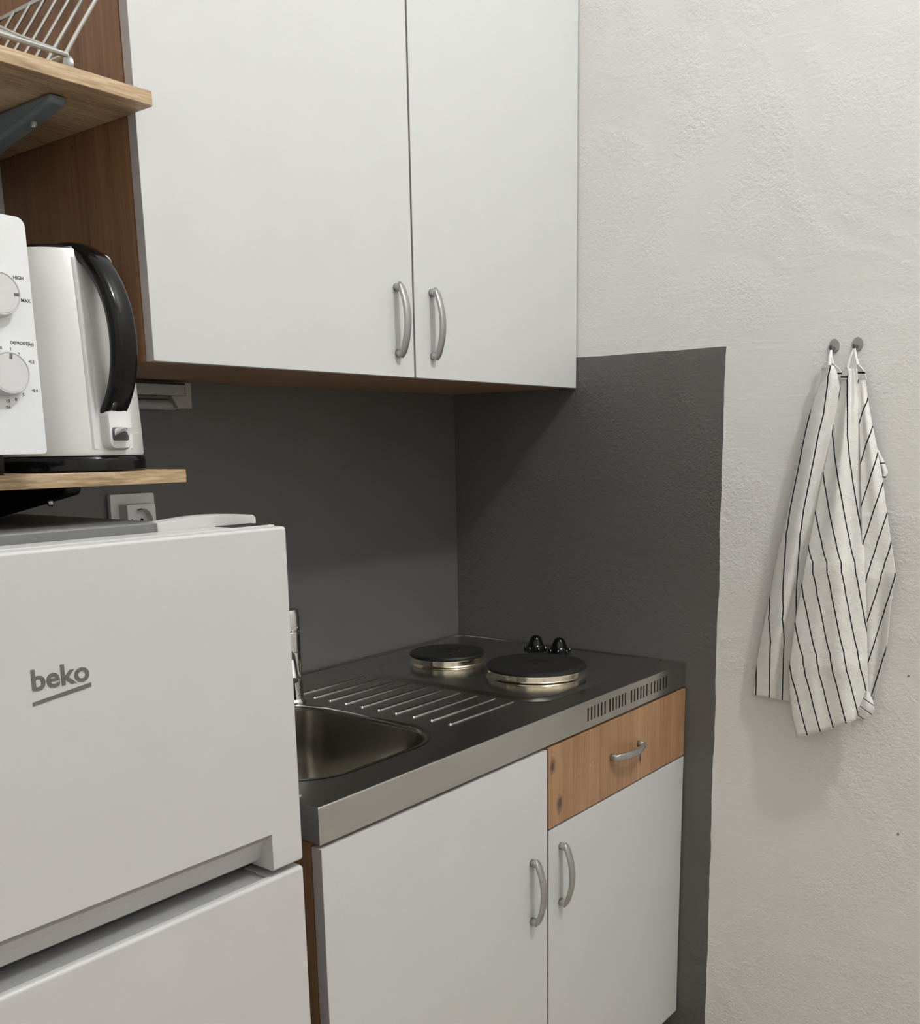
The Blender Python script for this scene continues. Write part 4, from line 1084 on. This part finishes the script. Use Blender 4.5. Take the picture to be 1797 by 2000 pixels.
LEFT=[[(-0.0187,-0.8134,1.4366,0.39),(-0.0225,-0.8172,1.4362,0.501),(-0.0257,-0.8208,1.4358,0.612),(-0.028,-0.824,1.4355,0.723),(-0.0291,-0.8269,1.4353,0.834),(-0.0291,-0.8294,1.4351,0.945),(-0.028,-0.8315,1.4351,1.056),(-0.0257,-0.8332,1.4351,1.168),(-0.0225,-0.8346,1.4352,1.279),(-0.0187,-0.8358,1.4353,1.39)],
[(-0.0192,-0.8153,1.4197,0.531),(-0.0233,-0.8199,1.4193,0.672),(-0.0268,-0.8243,1.4189,0.813),(-0.0292,-0.8283,1.4186,0.954),(-0.0305,-0.8318,1.4183,1.095),(-0.0303,-0.8349,1.4182,1.236),(-0.0284,-0.8374,1.4181,1.377),(-0.0262,-0.8398,1.4181,1.518),(-0.0233,-0.842,1.4181,1.659),(-0.0192,-0.8438,1.4182,1.8)],
[(-0.0199,-0.8059,1.3897,0.215),(-0.0246,-0.8122,1.3893,0.421),(-0.0286,-0.8182,1.3889,0.626),(-0.0314,-0.8238,1.3886,0.831),(-0.0328,-0.8289,1.3883,1.036),(-0.0322,-0.8333,1.3882,1.241),(-0.0291,-0.8368,1.3881,1.446),(-0.027,-0.8407,1.388,1.651),(-0.0244,-0.8444,1.3879,1.856),(-0.0199,-0.8475,1.3879,2.062)],
[(-0.0206,-0.7964,1.3558,-0.046),(-0.0259,-0.8036,1.3555,0.185),(-0.0303,-0.8104,1.3553,0.415),(-0.0334,-0.8167,1.355,0.645),(-0.035,-0.8224,1.3548,0.875),(-0.0341,-0.8273,1.3547,1.106),(-0.0295,-0.831,1.3547,1.336),(-0.0275,-0.8355,1.3545,1.566),(-0.0255,-0.84,1.3544,1.797),(-0.0206,-0.8435,1.3544,2.027)],
[(-0.0211,-0.7887,1.3214,-0.083),(-0.0269,-0.7965,1.3213,0.165),(-0.0317,-0.8039,1.3212,0.413),(-0.0351,-0.8107,1.3211,0.661),(-0.0368,-0.817,1.321,0.909),(-0.0355,-0.8222,1.3209,1.157),(-0.0296,-0.8258,1.3208,1.405),(-0.0278,-0.8308,1.3207,1.652),(-0.0264,-0.836,1.3206,1.9),(-0.0211,-0.8398,1.3205,2.148)],
[(-0.0217,-0.782,1.2779,-0.115),(-0.0279,-0.7901,1.278,0.136),(-0.033,-0.7978,1.278,0.386),(-0.0366,-0.8048,1.2781,0.637),(-0.0385,-0.8112,1.2781,0.887),(-0.0366,-0.8164,1.2781,1.138),(-0.0291,-0.8195,1.2779,1.388),(-0.0277,-0.8247,1.2778,1.638),(-0.0272,-0.8303,1.2778,1.889),(-0.0216,-0.8341,1.2777,2.139)],
[(-0.022,-0.7749,1.2336,-0.128),(-0.0284,-0.7834,1.234,0.129),(-0.0337,-0.7913,1.2343,0.386),(-0.0375,-0.7987,1.2345,0.643),(-0.0394,-0.8053,1.2347,0.9),(-0.0371,-0.8104,1.2347,1.157),(-0.028,-0.8132,1.2343,1.414),(-0.027,-0.8188,1.2343,1.67),(-0.0275,-0.8249,1.2344,1.927),(-0.0219,-0.8289,1.2343,2.184)],
[(-0.022,-0.7668,1.1887,-0.177),(-0.0285,-0.7756,1.1893,0.091),(-0.0339,-0.7839,1.1899,0.36),(-0.0377,-0.7916,1.1903,0.628),(-0.0396,-0.7986,1.1906,0.896),(-0.0368,-0.8038,1.1906,1.165),(-0.0262,-0.8064,1.19,1.433),(-0.0257,-0.8125,1.1901,1.702),(-0.0275,-0.8193,1.1904,1.97),(-0.022,-0.8237,1.1902,2.238)],
[(-0.0246,-0.7636,1.1635,-0.259),(-0.031,-0.7726,1.1642,0.013),(-0.0363,-0.781,1.1649,0.285),(-0.0401,-0.7888,1.1655,0.557),(-0.042,-0.7958,1.1658,0.828),(-0.0389,-0.8011,1.1658,1.1),(-0.0275,-0.8035,1.1651,1.372),(-0.0274,-0.8098,1.1653,1.644),(-0.0299,-0.817,1.1657,1.916),(-0.0245,-0.8215,1.1655,2.187)],
[(-0.0245,-0.7625,1.1562,-0.281),(-0.031,-0.7714,1.157,-0.008),(-0.0363,-0.7799,1.1577,0.265),(-0.0401,-0.7877,1.1583,0.537),(-0.0419,-0.7948,1.1587,0.81),(-0.0387,-0.8001,1.1586,1.082),(-0.0271,-0.8024,1.1579,1.355),(-0.0271,-0.8088,1.1581,1.628),(-0.0298,-0.8161,1.1586,1.9),(-0.0245,-0.8206,1.1584,2.173)],
[(-0.0216,-0.7499,1.1059,-0.646),(-0.0277,-0.7594,1.107,-0.351),(-0.0328,-0.7684,1.108,-0.056),(-0.0364,-0.7769,1.1088,0.239),(-0.0381,-0.7846,1.1093,0.534),(-0.035,-0.7904,1.1094,0.829),(-0.0234,-0.7934,1.1084,1.124),(-0.0236,-0.8004,1.1088,1.419),(-0.0265,-0.8084,1.1095,1.714),(-0.0215,-0.8136,1.1093,2.008)],
[(-0.0209,-0.7438,1.0496,-0.869),(-0.0264,-0.753,1.0508,-0.584),(-0.031,-0.7617,1.0518,-0.298),(-0.0343,-0.7699,1.0527,-0.012),(-0.0358,-0.7773,1.0533,0.273),(-0.0327,-0.7831,1.0532,0.559),(-0.0213,-0.7859,1.0519,0.844),(-0.0218,-0.7929,1.0524,1.129),(-0.0252,-0.8009,1.0533,1.415),(-0.0208,-0.8062,1.053,1.7)],
[(-0.0228,-0.7381,1.0098,-1.179),(-0.0278,-0.7471,1.0109,-0.893),(-0.032,-0.7557,1.012,-0.608),(-0.035,-0.7639,1.0128,-0.322),(-0.0364,-0.7714,1.0133,-0.036),(-0.0333,-0.7772,1.0131,0.25),(-0.0221,-0.7801,1.0115,0.536),(-0.023,-0.7874,1.0119,0.822),(-0.0269,-0.7957,1.0129,1.108),(-0.0231,-0.8013,1.0125,1.395)],
[(-0.0226,-0.7362,1.002,-1.274),(-0.0275,-0.7452,1.0032,-0.987),(-0.0315,-0.7539,1.0041,-0.7),(-0.0343,-0.7621,1.0049,-0.413),(-0.0357,-0.7696,1.0054,-0.125),(-0.0325,-0.7755,1.0051,0.163),(-0.0213,-0.7785,1.0035,0.451),(-0.0221,-0.7858,1.0039,0.739),(-0.0261,-0.7942,1.0048,1.028),(-0.0223,-0.7999,1.0045,1.317)],
[(-0.0191,-0.7262,0.9527,-1.758),(-0.0231,-0.7352,0.9536,-1.466),(-0.0265,-0.7438,0.9544,-1.175),(-0.0289,-0.752,0.955,-0.884),(-0.03,-0.7596,0.9553,-0.594),(-0.0269,-0.7656,0.9548,-0.304),(-0.016,-0.7688,0.9527,-0.014),(-0.0173,-0.7764,0.9531,0.275),(-0.022,-0.7852,0.9541,0.564),(-0.019,-0.7911,0.9536,0.852)],
[(-0.0179,-0.7211,0.9034,-1.985),(-0.0211,-0.7302,0.9041,-1.681),(-0.0237,-0.7389,0.9046,-1.375),(-0.0256,-0.7474,0.9049,-1.068),(-0.0264,-0.7554,0.905,-0.761),(-0.0233,-0.762,0.9042,-0.453),(-0.0126,-0.7657,0.9017,-0.144),(-0.0145,-0.7742,0.902,0.165),(-0.0199,-0.7838,0.9032,0.476),(-0.0179,-0.7907,0.9027,0.787)],
[(-0.0169,-0.7175,0.8635,-2.147),(-0.0193,-0.7267,0.8638,-1.827),(-0.0212,-0.7356,0.8641,-1.507),(-0.0226,-0.7444,0.8642,-1.186),(-0.0232,-0.7527,0.864,-0.863),(-0.0201,-0.7597,0.863,-0.539),(-0.0097,-0.7641,0.8601,-0.214),(-0.012,-0.7731,0.8605,0.112),(-0.0181,-0.7834,0.8618,0.439),(-0.0169,-0.7911,0.8612,0.767)],
[(-0.0165,-0.7159,0.8464,-2.215),(-0.0185,-0.7253,0.8466,-1.883),(-0.0202,-0.7345,0.8467,-1.551),(-0.0213,-0.7434,0.8467,-1.22),(-0.0218,-0.752,0.8465,-0.889),(-0.0187,-0.7592,0.8453,-0.559),(-0.0084,-0.7637,0.8423,-0.229),(-0.011,-0.7729,0.8426,0.101),(-0.0173,-0.7835,0.844,0.43),(-0.0165,-0.7913,0.8434,0.758)]]
COLLAR_C=[[(-0.02,-0.83,1.4389,-0.485),(-0.0213,-0.8313,1.4387,-0.485),(-0.0227,-0.8327,1.4386,-0.485),(-0.024,-0.8339,1.4385,-0.485)],
[(-0.02,-0.8313,1.4322,-0.285),(-0.0213,-0.8349,1.4319,-0.285),(-0.0227,-0.8385,1.4316,-0.285),(-0.024,-0.842,1.4314,-0.285)],
[(-0.02,-0.8343,1.4253,-0.085),(-0.0213,-0.8395,1.425,-0.085),(-0.0227,-0.8448,1.4246,-0.085),(-0.024,-0.8501,1.4243,-0.085)],
[(-0.02,-0.839,1.4167,0.165),(-0.0213,-0.8415,1.4166,0.165),(-0.0227,-0.8439,1.4164,0.165),(-0.024,-0.8463,1.4162,0.165)]]

def towel(name, label, grids, loop_from, loop_to):
    bm = bmesh.new()
    uvl = bm.loops.layers.uv.new('weave')
    for g in grids:
        V = [[(bm.verts.new((p[0], p[1], p[2])), p[3]) for p in row] for row in g]
        for i in range(len(V) - 1):
            for j in range(len(V[0]) - 1):
                q = (V[i][j], V[i][j + 1], V[i + 1][j + 1], V[i + 1][j])
                f = bm.faces.new([a[0] for a in q])
                f.smooth = True
                for lo, a in zip(f.loops, q):
                    lo[uvl].uv = (a[1], i * 0.1)
    bmesh.ops.recalc_face_normals(bm, faces=list(bm.faces))
    me = bpy.data.meshes.new(name)
    bm.to_mesh(me)
    bm.free()
    me.materials.append(M['cloth'])
    o = bpy.data.objects.new(name, me)
    COL.objects.link(o)
    s = o.modifiers.new('smooth', 'SUBSURF')
    s.levels = s.render_levels = 2
    s.boundary_smooth = 'PRESERVE_CORNERS'
    th = o.modifiers.new('thick', 'SOLIDIFY')
    th.thickness = 0.0014
    th.offset = 0.0
    bpy.context.view_layer.update()
    bake(o)
    tag(o, label, 'towel', 'striped kitchen towels')
    bm = bmesh.new()
    h = Vector((-0.0165, loop_from[0], loop_from[1] - 0.0062))
    for e, w in zip(loop_to, (0.0022, 0.0022)):
        e = Vector(e)
        mid = (h + e) / 2 + Vector((-0.003, 0, 0))
        tube(bm, [h, mid, e], [w * 0.8, w, w * 1.3], 8)
    l = obj('hanging_loop', bm, 'loop', None)
    l.parent = o
    return o
towel('kitchen_towel', 'white towel with thin black stripes hanging behind the other, nearer the grey paint', [LEFT, COLLAR_C], H1, (LEFT[0][5][:3], COLLAR_C[0][1][:3]))
towel('kitchen_towel', 'white towel with thin black stripes hanging in front, its lower corner turned up', [FRONT, REAR, CORNER, FLAP, COLLAR_A, COLLAR_B], H2, (FRONT[0][3][:3], COLLAR_B[0][1][:3]))
